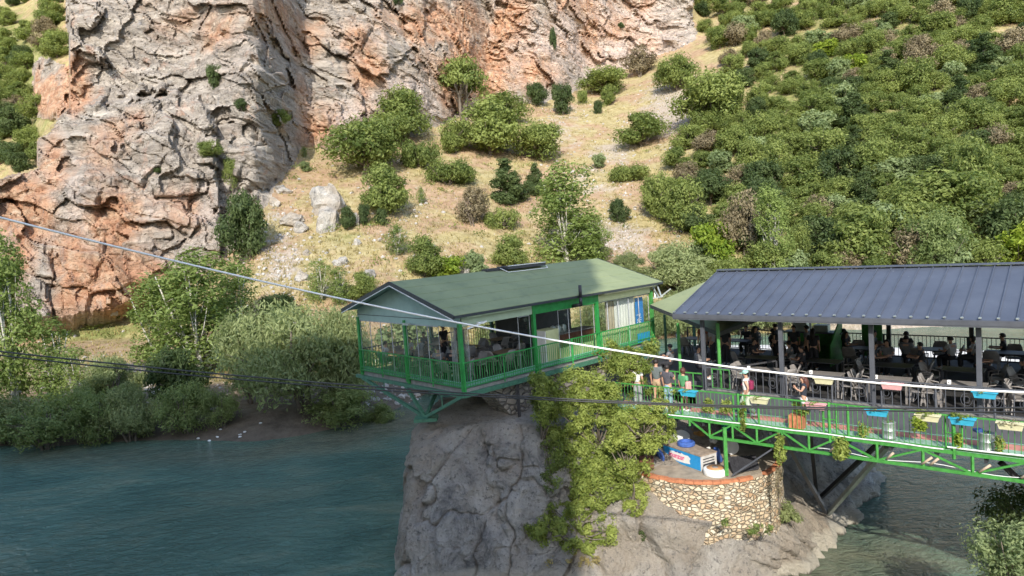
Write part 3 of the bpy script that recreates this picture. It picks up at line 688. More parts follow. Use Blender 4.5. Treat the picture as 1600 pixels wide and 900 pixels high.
T('oak', 662, 432, 70, 68, 'oak_tree', 'oak directly behind the left end of the long green roof', 'tree')
T('brightbush', 700, 440, 60, 50, 'bright_bush', 'yellow-green bush behind the green roof beside the oak', 'bush')
T('palebush', 744, 436, 44, 50, 'pale_bush', 'pale leafy shrub among grey stones behind the roof skylight', 'bush')
T('sapling', 503, 470, 52, 66, 'young_poplar', 'leftmost light green young poplar at the foot of the slope left of the gable', 'tree')
T('sapling', 532, 474, 50, 60, 'young_poplar', 'middle light green young poplar at the foot of the slope left of the gable', 'tree')
T('oak', 566, 468, 50, 48, 'small_oak', 'small oak by the white stone just left of the gable', 'tree')
T('greywillow', 1058, 456, 140, 78, 'grey_willow', 'big silvery willow between the two buildings, behind the small green roof', 'tree')
T('greywillow', 1090, 462, 80, 46, 'grey_willow', 'small silvery willow right against the dark roof corner', 'tree')
T('greywillow', 985, 440, 60, 50, 'grey_willow', 'silvery shrub behind the right end of the long green roof', 'tree')
T('brightbush', 1116, 420, 72, 84, 'bright_bush', 'vivid yellow-green tree at the lower left edge of the dense wood', 'tree', var=0)
T('drybush', 1166, 400, 76, 100, 'dry_bush', 'tall brown half-dead bush beside the vivid yellow-green tree', 'bush')
T('poplar', 1210, 440, 66, 140, 'poplar_tree', 'dull green conical poplar rising behind the dark roof', 'tree')
T('oak', 1247, 412, 40, 66, 'oak_tree', 'glossy dark oak right of the dull conical poplar', 'tree')
T('riverbush', 1462, 432, 108, 96, 'poplar_tree', 'light green feathery poplar behind the middle of the dark roof', 'tree', var=0)
T('oak', 1484, 352, 130, 82, 'oak_tree', 'largest smooth domed oak on the right part of the wooded slope', 'tree', var=2)
T('oak', 1522, 330, 70, 100, 'oak_tree', 'tall oak standing right behind the largest domed oak', 'tree')
T('oak', 1432, 385, 76, 70, 'oak_tree', 'rich green oak in front of the largest domed oak', 'tree')
T('darkbush', 1588, 408, 90, 88, 'dark_oak', 'dark oak at the right margin beside the sunlit clearing', 'tree')
T('palebush', 1314, 168, 54, 38, 'pale_bush', 'palest round bush high up in the dense wood', 'bush')
T('oak', 1350, 415, 110, 90, 'oak_tree', 'wide oak just above the dark roof near its middle', 'tree')
T('palebush', 1400, 290, 60, 44, 'pale_bush', 'pale green bush left of the largest domed oak', 'bush')
# on the cliff and at its foot
def clifftree(key, px, py, w, h, label): T(key, px, py, w, h, 'cliff_shrub', label, 'shrub', sink=.5)
clifftree('oak', 327, 244, 38, 30, 'shrub on the grey buttress just left of the dark gully')
clifftree('oak', 438, 194, 34, 30, 'shrub clinging to the rock right of the gully')
clifftree('darkbush', 378, 170, 22, 22, 'small shrub high on the left wall of the gully')
clifftree('darkbush', 338, 135, 28, 40, 'straggling shrub on the tilted slabs above the gully')
clifftree('darkbush', 866, 76, 13, 38, 'slender dark shrub in a crack of the pink cliff')
clifftree('oak', 362, 290, 24, 50, 'green shrub in the foot of the shadowy gully')
clifftree('darkbush', 248, 268, 20, 14, 'tiny tuft in the middle of the grey buttress')
clifftree('darkbush', 970, 42, 14, 10, 'tuft under the small overhang at the top of the pink cliff')
clifftree('darkbush', 622, 8, 18, 26, 'dark shrub in the cleft at the top of the cliff')
T('darkbush', 196, 500, 54, 30, 'dark_bush', 'wide dark bush at the foot of the orange rock wall', 'bush')
T('darkbush', 128, 507, 24, 22, 'dark_bush', 'small round bush at the foot of the orange rock, left of the wide one', 'bush')
T('sapling', 476, 246, 14, 18, 'small_bush', 'tiny bush on straw grass beside the cliff foot', 'bush')
T('palebush', 478, 268, 20, 18, 'small_bush', 'tiny grey bush just below the tiny bush beside the cliff foot', 'bush')
# ---- the wood on the right and the scrub at top left
LB = [(-60, 1092), (20, 1095), (60, 1100), (110, 1130), (170, 1140), (230, 1075), (300, 1045), (345, 1040), (400, 1085), (460, 1110)]
cnt = {}
ZN = {'oak': 'oak_tree', 'darkbush': 'dark_bush', 'drybush': 'dry_bush', 'palebush': 'pale_bush', 'brightbush': 'bright_bush', 'juniper': 'juniper_tree'}
WORD = {'oak': 'round green oak', 'darkbush': 'dark green bush', 'drybush': 'brownish dry bush', 'palebush': 'pale green bush', 'brightbush': 'yellow-green bush', 'juniper': 'pointed dark juniper'}
def scatter(n, ok, zone, sc=1., keys=('oak', 'darkbush', 'drybush', 'palebush', 'brightbush', 'juniper'), pr=(.64, .12, .08, .09, .03, .04), x=(1020, 1760), y=(-30, 452), cap=290, mind=.58):
    placed = []; tries = 0
    while len(placed) < n and tries < 14000:
        tries += 1
        px = rng.uniform(*x); py = y[0]+(y[1]-y[0])*rng.rand()
        if not ok(px, py): continue
        P, D_ = ground(px, py)
        m_ = rng.uniform(.75, 1.3)*sc; wp = 6.0*m_*FPX/D_
        if any(abs(px-a)*1.0 < mind*(wp+c)/2 and abs(py-b)*1.5 < mind*(wp+c)/2 for a, b, c in placed): continue
        k = keys[rng.choice(len(keys), p=pr)]
        if cnt.get(k, 0) >= cap: continue
        cnt[k] = cnt.get(k, 0)+1; placed.append((px, py, wp))
        tree(k, px, py, wp, wp*rng.uniform(.68, .95)*(1.25 if k == 'juniper' else 1), ZN[k], WORD[k]+' '+zone(px, py), 'bush' if 'bush' in k else 'tree', 'trees of the '+('right-hand wood' if px > 900 else 'left-hand scrub'), sink=.3)
    return placed
clear = [(1340, 262, 18, 14), (1570, 65, 30, 12), (1320, 25, 16, 10), (1550, 345, 26, 34), (1545, 395, 26, 20), (1165, 430, 30, 16), (1265, 440, 20, 12), (1240, 45, 12, 8), (1145, 62, 14, 8)]
def okR(px, py):
    if px < lut(py, LB): return False
    return not any(((px-a)/c)**2+((py-b)/d)**2 < 1 for a, b, c, d in clear)
def zoneR(px, py):
    v = 'at the very top' if py < 40 else 'high up' if py < 110 else 'above the middle' if py < 190 else 'below the middle' if py < 280 else 'low down' if py < 360 else 'behind the dark roof'
    h = 'left edge' if px < 1180 else 'left part' if px < 1300 else 'middle' if px < 1420 else 'right part' if px < 1530 else 'right margin'
    return '%s in the %s of the right-hand wood' % (v, h)
scatter(400, okR, zoneR)
def okL(px, py):
    return bool(behind[int(np.clip(round((760-py)/2), 0, len(PYS)-1)), int(round((px+260)/2.5))]) and not inpoly(np.array(px), np.array(py), OUTC) and not (((px-45)/24)**2+((py-35)/26)**2 < 1)
scatter(70, okL, lambda px, py: 'in the scrub left of the cliff, '+('beside the bare soil patch' if py < 70 else 'level with the small outcrop' if py < 150 else 'below the small outcrop' if py < 215 else 'at its lower end'), sc=1.15, x=(-60, 108), y=(-20, 285), mind=.5, pr=(.62, .26, .04, .06, .02, 0))
# ---- trees and bushes on the far bank
B = lambda key, px, py, w, h, name, label, cat='tree', **k: T(key, px, py, w, h, name, label, cat, 'riverside trees on the left bank' if cat == 'tree' else 'riverside bushes on the left bank', **k)
B('poplar', 26, 640, 92, 235, 'poplar_tree', 'tall white-stemmed poplar at the left margin of the river bank', var=2)
B('sapling', 92, 632, 84, 118, 'young_poplar', 'bright young poplar right of the tall white-stemmed one', var=0)
B('sapling', 122, 640, 60, 90, 'young_poplar', 'smaller young poplar at the edge of the sandy clearing')
B('oak', 8, 480, 60, 70, 'riverside_tree', 'dark leafy tree behind the tall poplar at the left margin')
B('poplar', 322, 590, 150, 190, 'riverside_tree', 'tallest light green tree on the left bank, before the orange rock', var=0)
B('poplar', 262, 585, 110, 140, 'riverside_tree', 'light green tree on the left shoulder of the tallest one', var=1)
B('poplar', 372, 560, 100, 150, 'riverside_tree', 'light green tree on the right shoulder of the tallest one', var=2)
B('darkbush', 272, 640, 88, 100, 'riverside_tree', 'dull blue-green tree over the dark double cable')
B('willow', 470, 645, 210, 185, 'willow_tree', 'big olive willow with a spreading rounded crown left of the green balcony', var=0)
B('willow', 392, 630, 110, 140, 'willow_tree', 'yellowish willow on the left side of the big olive willow', var=1)
B('willow', 545, 640, 110, 165, 'willow_tree', 'willow standing closest to the green balcony corner', var=2)
B('darkbush', 434, 500, 62, 46, 'dark_bush', 'dark bush peeping between the willow and the light green trees', 'bush')
B('palebush', 446, 560, 60, 80, 'riverside_tree', 'pale tree behind the crown of the big olive willow')
B('riverbush', 542, 664, 124, 72, 'river_bush', 'dense blue-green bush overhanging the water below the willow', 'bush')
B('riverbush', 598, 664, 64, 42, 'river_bush', 'low bush at the tip of the bank beside the island', 'bush')
B('riverbush', 80, 704, 118, 80, 'river_bush', 'leftmost big bush leaning over the water', 'bush')
B('riverbush', 150, 696, 96, 88, 'river_bush', 'second big bush over the water, behind driftwood', 'bush')
B('greywillow', 208, 690, 92, 84, 'river_bush', 'thin twiggy bush with bare stems at the water line', 'bush')
B('riverbush', 292, 676, 90, 84, 'river_bush', 'bush with visible trunks behind the bare mud bank', 'bush')
B('riverbush', 345, 668, 64, 70, 'river_bush', 'bush between the mud bank and the yellowish willow', 'bush')
B('greywillow', 180, 640, 90, 80, 'river_bush', 'greyish bush set back behind the twiggy water-line bush', 'bush')
B('greywillow', 20, 690, 90, 60, 'river_bush', 'low grey bush at the left margin by the water', 'bush')
B('riverbush', -60, 700, 120, 110, 'river_bush', 'bush beyond the left margin of the bank', 'bush')
B('willow', 700, 620, 120, 110, 'willow_tree', 'willow seen through the glazing of the green pavilion')
B('palebush', 640, 560, 90, 90, 'pale_bush', 'sunlit yellowish tree seen through the left glazing')
B('willow', 780, 575, 110, 100, 'willow_tree', 'willow seen through the middle bay of the green pavilion')
for i, (px, py) in enumerate(((1010, 520), (1060, 512), (1110, 505), (1160, 508), (1215, 505), (1270, 500), (930, 525), (870, 540))):
    B(('willow', 'greywillow')[i % 2], px, py+16, 78, 80, 'willow_tree', 'silvery willow across the river seen under the roofs, '+('number %s from the left' % ('third', 'fourth', 'fifth', 'sixth', 'seventh', 'eighth', 'second', 'first')[i]).replace('number ', ''))
# ---- grass tufts and small stones on the open slope (uncountable)
def tufts():
    V = []; Fc = []; tone = []; g = rng
    n = 0
    while n < 15000:
        px = g.uniform(60, 1120); py = g.uniform(130, 600)
        j = int((760-py)/2); i = int((px+260)/2.5)
        if cm[j, i] or om[j, i] or behind[j, i] or py > lut(px, SHORE)-30: continue
        P, D_ = ground(px, py); n += 1; s = g.uniform(.15, .42); t0 = g.rand()
        for k in range(4):
            a = g.rand()*6.28; q = P+np.array([g.normal()*.25, g.normal()*.25, -.04]); w = s*.22
            V += [q+np.array([math.cos(a)*w, math.sin(a)*w, 0]), q-np.array([math.cos(a)*w, math.sin(a)*w, 0]), q+np.array([g.normal()*s*.4, g.normal()*s*.4, s])]
            Fc.append((len(V)-3, len(V)-2, len(V)-1)); tone.append(min(1, max(0, t0+g.normal()*.1)))
    me = bpy.data.meshes.new('dry_grass'); me.from_pydata([tuple(v) for v in V], [], Fc)
    a_ = me.attributes.new('tone', 'FLOAT', 'FACE'); a_.data.foreach_set('value', np.array(tone, np.float32)); me.materials.append(M_GRASS)
    tag(put('dry_grass', me), 'straw-coloured grass tufts scattered over the open slope', 'grass', kind='stuff')
tufts()
def undergrowth():
    g = rng; V = []; tone = []
    spots = []
    for o in TREES:
        if o.location.y > 60 and o.location.z > 2:
            for _ in range(3): a = g.rand()*6.28; r_ = (o.scale[0]*3.0)*g.uniform(.7, 1.25); spots.append((o.location.x+r_*math.cos(a), o.location.y+r_*math.sin(a)))
    XYZ = np.stack([TX.ravel(), TY.ravel(), TZ.ravel()], 1)[::3]; okm = ~(cm | om).ravel()[::3]; XYZ = XYZ[okm]
    cell = {}
    for i in range(0, len(XYZ)): cell[(int(XYZ[i, 0]//1.2), int(XYZ[i, 1]//1.2))] = XYZ[i, 2]
    for x, y in spots:
        z = cell.get((int(x//1.2), int(y//1.2)))
        if z is None: continue
        n = 46; s = g.uniform(.35, .9); P = g.normal(size=(n, 3))*np.array([s, s, s*.4])+np.array([x, y, z+s*.25]); t0 = g.rand()
        T1 = g.normal(size=(n, 3)); T1 /= np.linalg.norm(T1, axis=1)[:, None]; B1 = np.cross(T1, g.normal(size=(n, 3))); B1 /= np.linalg.norm(B1, axis=1)[:, None]; q = .13*g.uniform(.6, 1.3, n)[:, None]
        V.append(np.stack([P-T1*q, P+B1*q*.6, P+T1*q, P-B1*q*.6], 1).reshape(-1, 3)); tone.append(np.clip(t0+g.normal(size=n)*.15, 0, 1))
    V = np.concatenate(V); tone = np.concatenate(tone); n = len(V)//4
    me = bpy.data.meshes.new('undergrowth'); me.vertices.add(len(V)); me.vertices.foreach_set('co', V.astype(np.float32).ravel()); me.loops.add(4*n); me.loops.foreach_set('vertex_index', np.arange(4*n, dtype=np.int32))
    me.polygons.add(n); me.polygons.foreach_set('loop_start', np.arange(0, 4*n, 4, dtype=np.int32)); me.update(calc_edges=True)
    a_ = me.attributes.new('tone', 'FLOAT', 'FACE'); a_.data.foreach_set('value', tone.astype(np.float32)); me.materials.append(M_OAK)
    tag(put('undergrowth', me), 'low straggling green growth round the feet of the bushes on the slope', 'undergrowth', kind='stuff')
undergrowth()
def rockverts(g, rx_, ry_, rz_, sub=2, rough=.28):
    bm = bmesh.new(); bmesh.ops.create_icosphere(bm, subdivisions=sub, radius=1)
    vs = np.array([v.co for v in bm.verts]); fs = [tuple(v.index for v in f.verts) for f in bm.faces]; bm.free()
    o_ = g.rand()*50; r_ = 1+fbm(vs[:, 0]*1.3+o_, vs[:, 1]*1.3, vs[:, 2]*1.3, 3, 3)*rough*2
    for _ in range(4):
        d = g.normal(size=3); d /= np.linalg.norm(d); h = vs@d; cut = g.uniform(.5, .8); r_ = np.where(h > cut, r_*cut/np.maximum(h, .01), r_)
    return vs*r_[:, None]*np.array([rx_, ry_, rz_]), fs
M_STONE = paint('grey_stone', (.42, .39, .35), .9, var=.35, scale=2.5, bumps=.03)
def stones():
    b = MB(); g = rng; n = 0
    base = [rockverts(g, 1, 1, .7, 1) for _ in range(8)]
    while n < 3600:
        px = g.uniform(60, 1120); py = g.uniform(130, 640)
        j = int((760-py)/2); i = int((px+260)/2.5)
        if cm[j, i] or om[j, i] or behind[j, i] or py > lut(px, SHORE)-8: continue
        if g.rand() > .06+scree[j, i]*1.3: continue
        P, D_ = ground(px, py); s = .07+.33*g.rand()**3; n += 1
        v, f = base[g.randint(8)]; a = g.rand()*6.28; c_, s_ = math.cos(a), math.sin(a)
        v = np.stack([v[:, 0]*c_-v[:, 1]*s_, v[:, 0]*s_+v[:, 1]*c_, v[:, 2]], 1)*s
        b.add(v+P, f)
    tag(b.build('scree_stones', M_STONE), 'small grey stones strewn over the dry slope', 'stones', kind='stuff')
stones()
M_BOULD = M_ROCK
for px, py, w, h, lab in ((508, 330, 56, 48, 'largest grey boulder on the dry slope right of the dark evergreen'), (516, 358, 36, 40, 'lower half of the split grey boulder, below the largest one'), (429, 322, 18, 14, 'rounded boulder right of the cliff foot'), (455, 350, 36, 18, 'flat boulder midway between the dark evergreen and the big grey one'), (468, 360, 26, 16, 'brownish flat boulder leaning on the flat one below'),
        (552, 352, 18, 22, 'pale angular stone beside the small dark bush'), (530, 412, 22, 16, 'white rounded stone above the young poplars'), (557, 382, 12, 10, 'small white stone in the straw grass'), (518, 293, 12, 7, 'small pale stone high in the straw grass'), (622, 256, 10, 9, 'white stone in the gap between the oaks'),
        (594, 375, 12, 7, 'small flat stone below the left column of oaks'), (728, 430, 26, 30, 'grey boulder behind the green roof among pale shrubs'), (1343, 252, 22, 10, 'white slab in the clearing of the dense wood'), (1144, 58, 20, 10, 'white slab at the upper left edge of the wood'), (470, 436, 24, 14, 'grey stone pile on the lower slope'), (578, 434, 24, 16, 'white rounded stone just above the gable'),
        (442, 300, 26, 14, 'low boulder in the corner between cliff and slope'), (1535, 398, 18, 9, 'grey stone in the lower clearing at right'), (480, 398, 14, 9, 'small grey stone on the orange soil'), (177, 490, 10, 9, 'white block at the foot of the orange wall')):
    P, D_ = ground(px, py); g = np.random.RandomState(int(px*3+py)); v, f = rockverts(g, w/2/FPX*D_, w/2/FPX*D_*.8, h/1.6/FPX*D_, 3)
    b = MB(); b.add(v, f); o = b.build('boulder', M_BOULD); o.location = tuple(P+np.array([0, 0, h*.2/FPX*D_])); tag(o, lab, 'boulder')
for i, (px, py) in enumerate(((310, 690), (328, 694), (375, 687), (376, 683), (345, 677), (408, 666), (339, 689), (382, 680), (610, 652))):
    P, D_ = ground(px, py-4); g = np.random.RandomState(i); v, f = rockverts(g, .12, .09, .07, 2); b = MB(); b.add(v, f)
    o = b.build('bank_stone', M_WHITE); o.location = tuple(P+np.array([0, 0, .06])); tag(o, 'small white stone lying on the bare mud bank by the river', 'stone', 'white stones on the mud bank')
# ================================================================== GREEN PAVILION (frame: a along the long side, b along the gable side)
GP0 = np.array([-2.09, 26.0, 7.12]); au = (math.sin(R(47.3)), math.cos(R(47.3))); bu = (-math.sin(R(42.7)), math.cos(R(42.7)))
G = frame(GP0, au, bu); LA, LB_ = 12.2, 7.4
pav = thing('pavilion', 'long green restaurant pavilion with pitched roof standing on the river rock', 'pavilion', G(0, 0, 0))
def gp(name, b, mats, parent=pav, **k): return b.build(name, mats, parent, **k)
b = MB(); b.box(.02, LA+.1, .02, LB_, -.22, -.03, G); gp('floor_slab', b, M_CONC)
b = MB(); b.box(.3, LA-.2, .3, LB_-.3, -.03, .01, G); gp('floor', b, M_DFLOOR)
b = MB(); b.box(-.05, LA+.2, -.10, .02, -.34, -.16, G); b.box(-.10, .02, -.05, LB_+.5, -.34, -.20, G)
for a_ in np.arange(1.5, LA, 1.7): b.bar(G(a_, 0, -.3), G(a_, LB_, -.3), .1, .14)
gp('edge_beam', b, M_GREEND)
# posts
for a_, b_, mt in ((0, 0, M_GREEN), (3.93, 0, M_GREEN), (8.0, 0, M_GREEN), (12.2, 0, M_LIME), (0, 3.65, M_GREEN), (0, 7.4, M_GREEN), (4, 7.4, M_GREEND), (8, 7.4, M_GREEND), (12.2, 7.4, M_GREEND)):
    b = MB(); b.box(a_-.075, a_+.075, b_-.075, b_+.075, -.18, 2.5, G); gp('post', b, mt, bevel=.012)
# railings
def railing(name, fr, p0, p1, h, mat_, parent, step=.125, low=.06, second=None, posts=True, r=.012, top=.045, postw=.05, step_posts=2.0):
    """square-bar railing from p0 to p1 in frame coords (a, b, z)"""
    b = MB(); A = fr(*p0); Bq = fr(*p1); L = np.linalg.norm(Bq-A); up = np.array([0, 0, 1.])
    b.bar(A+up*h, Bq+up*h, top, top); b.bar(A+up*low, Bq+up*low, top*.8, top*.8)
    if second: b.bar(A+up*second, Bq+up*second, top*.7, top*.7)
    n = int(L/step)
    for k in range(1, n):
        p = A+(Bq-A)*k/n; b.bar(p+up*low, p+up*h, r*2, r*2)
    if posts:
        m_ = max(1, round(L/step_posts))
        for k in range(m_+1):
            p = A+(Bq-A)*k/m_; b.bar(p-up*.1, p+up*(h+.02), postw, postw)
    return b.build(name, mat_, parent)
railing('railing', G, (0, -.09, 0), (LA, -.09, 0), 1.0, M_GREEN, pav, second=.2)
railing('railing', G, (-.09, 0, 0), (-.09, LB_, 0), 1.0, M_GREEN, pav, second=.2)
railing('back_railing', G, (0, LB_+.05, 0), (LA, LB_+.05, 0), 1.0, M_BLACKS, pav, step=.16)
# kick boards
b = MB(); b.box(0, LA, .02, .07, .0, .22, G); b.box(.02, .07, 0, LB_, .0, .22, G); gp('kick_board', b, paint('aqua_board', (.22, .42, .36), .6))
# roof: gable along a
EZ, RZ, OV, OG = 2.86, 4.12, .42, .55
def roof_mat():
    mt, nt, b_ = newmat('green_shingle'); p = nd(nt, 'ShaderNodeTexCoord').outputs['Object']
    n1 = noise(nt, .5, 5, p); n2 = noise(nt, 45, 3, p)
    c = ramp(nt, n1, [(.3, (.20, .235, .115)), (.7, (.27, .30, .155))]); c = mixc(nt, mapr(nt, n2, .4, .7, 0, .35), c, (.28, .33, .19)); c = mixc(nt, mapr(nt, noise(nt, 1.6, 7, p, .7), .52, .72, 0, .5), c, (.12, .15, .09))
    nt.links.new(c, b_.inputs['Base Color']); b_.inputs['Roughness'].default_value = .9
    nt.links.new(bump(nt, n2, .4, .01), b_.inputs['Normal']); return mt
M_SHIN = roof_mat()
mid = LB_/2
rb = MB(); NC = 5
for side in (0, 1):
    for k in range(NC):                      # overlapping felt courses
        t0, t1 = k/NC, (k+1)/NC+.012
        def pt(a_, t, lift): 
            bb = (mid-(mid+OV)*t) if side == 0 else (mid+(mid+OV)*t)
            return G(a_, bb, RZ-(RZ-EZ)*t+lift)
        l0, l1 = .035, .05
        vs = [pt(-OG, t0, l0), pt(LA+OG*.8, t0, l0), pt(LA+OG*.8, min(t1, 1), l1), pt(-OG, min(t1, 1), l1)]
        vs += [v-np.array([0, 0, .03]) for v in vs]
        rb.add(vs, [(0, 1, 2, 3), (4, 7, 6, 5), (0, 4, 5, 1), (1, 5, 6, 2), (2, 6, 7, 3), (3, 7, 4, 0)])
roof = gp('roof', rb, M_SHIN)
b = MB()
for side in (0, 1):
    sg = -1 if side == 0 else 1
    e = mid+sg*(mid+OV)
    vs = [G(-OG+.02, mid, RZ), G(LA+OG*.8-.02, mid, RZ), G(LA+OG*.8-.02, e, EZ), G(-OG+.02, e, EZ)]; vs += [v-np.array([0, 0, .06]) for v in vs]
    b.add(vs, [(0, 1, 2, 3), (4, 7, 6, 5), (0, 4, 5, 1), (1, 5, 6, 2), (2, 6, 7, 3), (3, 7, 4, 0)])
gp('roof_deck', b, M_GABLE, roof)
b = MB()
for a_ in (-OG-.02, LA+OG*.8+.0):
    for sg in (-1, 1):
        b.bar(G(a_, mid, RZ-.03), G(a_, mid+sg*(mid+OV+.02), EZ-.03), .035, .17)
b.bar(G(-OG, -OV-.02, EZ-.02), G(LA+OG*.8, -OV-.02, EZ-.02), .03, .10)
gp('barge_board', b, M_DARKG, roof)
b = MB()
for sg in (-1, 1): b.bar(G(-OG-.045, mid, RZ-.13), G(-OG-.045, mid+sg*(mid+OV), EZ-.13), .02, .035)
gp('white_trim', b, M_WHITE, roof)
b = MB()                                      # vent box on the ridge with its pale metal frame
b.box(5.6, 8.1, mid-.55, mid+.25, RZ+.02, RZ+.16, G); b.box(4.6, 5.6, mid-.2, mid+.2, RZ, RZ+.12, G); gp('roof_vent', b, M_BLACKS, roof)
b = MB()
for q0, q1 in (((5.55, mid-.62, RZ-.1), (8.15, mid-.62, RZ-.1)), ((5.55, mid-.62, RZ-.1), (5.4, mid-.2, RZ+.1)), ((8.15, mid-.62, RZ-.1), (8.15, mid-.3, RZ+.17)), ((5.6, mid-.55, RZ+.18), (8.1, mid-.55, RZ+.18))): b.bar(G(*q0), G(*q1), .03, .03)
gp('vent_frame', b, M_WHITE, roof)
# gable panel and fascia boards
b = MB(); vs = [G(.0, -.02, 2.62), G(0, LB_+.02, 2.62), G(0, LB_+.02, 2.85), G(0, mid, RZ-.08), G(0, -.02, 2.85)]
vs += [v+np.array([au[0], au[1], 0])*.04 for v in vs]; n_ = 5
b.add(vs, [tuple(range(5)), tuple(range(9, 4, -1))]+[(i, (i+1) % 5, (i+1) % 5+5, i+5) for i in range(5)])
b.box(-.02, 0.05, -.03, LB_+.03, 2.36, 2.60, G); gp('gable_panel', b, M_GABLE)
b = MB(); b.box(-.03, .02, -.03, LB_+.03, 2.601, 2.617, G); gp('gable_trim', b, M_DARKG)
b = MB(); b.box(.1, 3.85, -.03, .03, 2.38, 2.80, G); gp('fascia_board', b, M_FASC)
b = MB(); b.box(8.1, 12.1, -.03, .03, 2.38, 2.80, G); gp('fascia_board', b, M_YEL)
b = MB(); b.box(3.85, 8.1, -.06, .02, 2.36, 2.74, G); gp('header_board', b, M_GREEN)
b = MB(); b.box(0, LA, LB_-.05, LB_+.05, 2.3, 2.8, G); b.box(LA-.05, LA, 0, LB_, 2.3, 2.8, G); gp('back_header', b, M_GREEND)
for a0, a1 in ((.1, 3.5), (8.2, 12.2)):
    b = MB(); b.tube([G(a0, -.32, 2.76), G(a1, -.32, 2.76)], .05, 10); b.bar(G(a0, -.02, 2.7), G(a0, -.32, 2.74), .05, .07); b.bar(G(a1, -.02, 2.7), G(a1, -.32, 2.74), .05, .07)
    gp('awning_roll', b, M_CREAM if a0 > 5 else M_FASC)
b = MB(); b.tube([G(6.35, -.54, 2.85), G(6.35, -.54, 2.45)], .075, 10); b.tube([G(6.35, -.54, 2.5), G(6.35, .1, 2.4)], .08, 10); b.tube([G(6.35, -.54, 2.8), G(6.35, -.54, 3.35)], .075, 10)
gp('stove_pipe', b, M_BLACKS, smooth=True)
b = MB(); b.box(.6, .9, -.42, -.30, 2.42, 2.50, G); b.bar(G(.2, -.2, 2.3), G(.9, -.55, 2.52), .1, .05); gp('lamp_fitting', b, M_WHITE)
b = MB(); b.box(-.30, -.14, 3.0, 3.4, 2.34, 2.42, G); gp('lamp_fitting', b, M_GALV)
# folding glass: each leaf a frame with a pane
def leaf(p0, p1, z0=.05, z1=2.34, t=.022):
    A0, A1 = G(*p0, z0), G(*p1, z0); up = np.array([0, 0, z1-z0]); b_ = MB()
    b_.bar(A0, A0+up, t, t); b_.bar(A1, A1+up, t, t); b_.bar(A0+up, A1+up, t*2, t*2); b_.bar(A0, A1, t*2, t*2)
    f = gp('glass_leaf', b_, paint('pale_window_frame', (.38, .40, .42), .4)); 
    g_ = MB(); e = .004; d = (A1-A0)/np.linalg.norm(A1-A0); nrm = np.array([-d[1], d[0], 0])*e
    vs = [A0+d*t-nrm, A1-d*t-nrm, A1-d*t-nrm+up, A0+d*t-nrm+up, A0+d*t+nrm, A1-d*t+nrm, A1-d*t+nrm+up, A0+d*t+nrm+up]
    g_.add(vs, [(0, 1, 2, 3), (7, 6, 5, 4), (0, 4, 5, 1), (1, 5, 6, 2), (2, 6, 7, 3), (3, 7, 4, 0)]); pn = put('pane', g_.mesh('pane', M_GLASS)); pn.parent = f
for k in range(4): leaf((.0, 3.85+k*.86), (.0, 3.85+(k+1)*.86-.02))
for k in range(3): leaf((.0, 1.35+k*.74), (.0, 1.35+(k+1)*.74-.02))
for k in range(5): leaf((.05+.06*k, .35+.15*k), (.62+.06*k, .30+.15*k))                 # leaves folded together by the corner
for a0, a1 in ((3.15, 3.8), (6.2, 7.0), (7.02, 7.9), (5.55, 6.18), (8.2, 8.9), (8.92, 9.7), (9.72, 10.5), (10.52, 11.3), (11.32, 12.1)): leaf((a0, .12), (a1, .12))
# half wall, curtains, banner
b = MB(); b.box(8.1, 12.1, .2, .28, .0, .92, G); b.box(5.6, 7.9, .2, .28, 0, .62, G); gp('low_wall', b, M_YEL)
def curtain(a0, a1, z0, z1, mt, bb=.36, name='curtain'):
    b_ = MB(); n = int((a1-a0)*26); row = []
    for k in range(n+1):
        a_ = a0+(a1-a0)*k/n; o_ = bb+.035*math.sin(k*1.1)+.015*math.sin(k*2.7); row.append((a_, o_))
    vs = [G(a_, o_, z) for a_, o_ in row for z in (z0, z1)]+[G(a_, o_+.012, z) for a_, o_ in row for z in (z0, z1)]
    m2 = 2*(n+1); fs = [(2*k, 2*k+2, 2*k+3, 2*k+1) for k in range(n)]+[(m2+2*k, m2+2*k+1, m2+2*k+3, m2+2*k+2) for k in range(n)]
    b_.add(vs, fs); return gp(name, b_, mt, smooth=True)
curtain(9.05, 9.65, .5, 2.3, M_BEIG); curtain(9.7, 11.25, .45, 2.33, M_CURT)
b = MB(); b.box(11.35, 11.95, .34, .38, .1, 2.2, G); b.box(10.9, 11.9, -.03, .0, .05, .5, G); gp('blue_panel', b, M_BANN)
b = MB(); g_ = np.random.RandomState(4)
for k in range(26): 
    a_, z_ = 11.4+g_.rand()*.3, .7+g_.rand()*.65; b.box(a_, a_+.05, .325, .338, z_, z_+.05, G)
gp('panel_flowers', b, M_WHITE, bpy.data.objects['blue_panel'] if False else pav)
# inner back partition makes the inside dark
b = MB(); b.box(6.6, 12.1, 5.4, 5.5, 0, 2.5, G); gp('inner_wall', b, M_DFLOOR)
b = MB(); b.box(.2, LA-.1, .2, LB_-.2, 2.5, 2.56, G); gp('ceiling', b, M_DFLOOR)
# steel bracing below, resting on the rock
J = at(665, 652, 28.4); b = MB()
for q in (G(-.1, 7.3, -.3), G(-.05, .1, -.3), G(-.05, 3.9, -.3), G(2.4, 4.4, -.3)): b.bar(q, J, .12, .12)
b.box(J[0]-.45, J[0]+.5, J[1]-.35, J[1]+.35, J[2]-.12, J[2]+.02)
for b_ in (1.4, 5.6): b.bar(G(-.05, b_, -.3), G(-.05, b_, -.9), .05, .05)
brace = gp('steel_brace', b, M_GREEND)
b = MB(); b.bar(G(2.9, .15, -.3), G(2.9, .15, -2.0), .13, .13); gp('support_post', b, M_BLACKS)
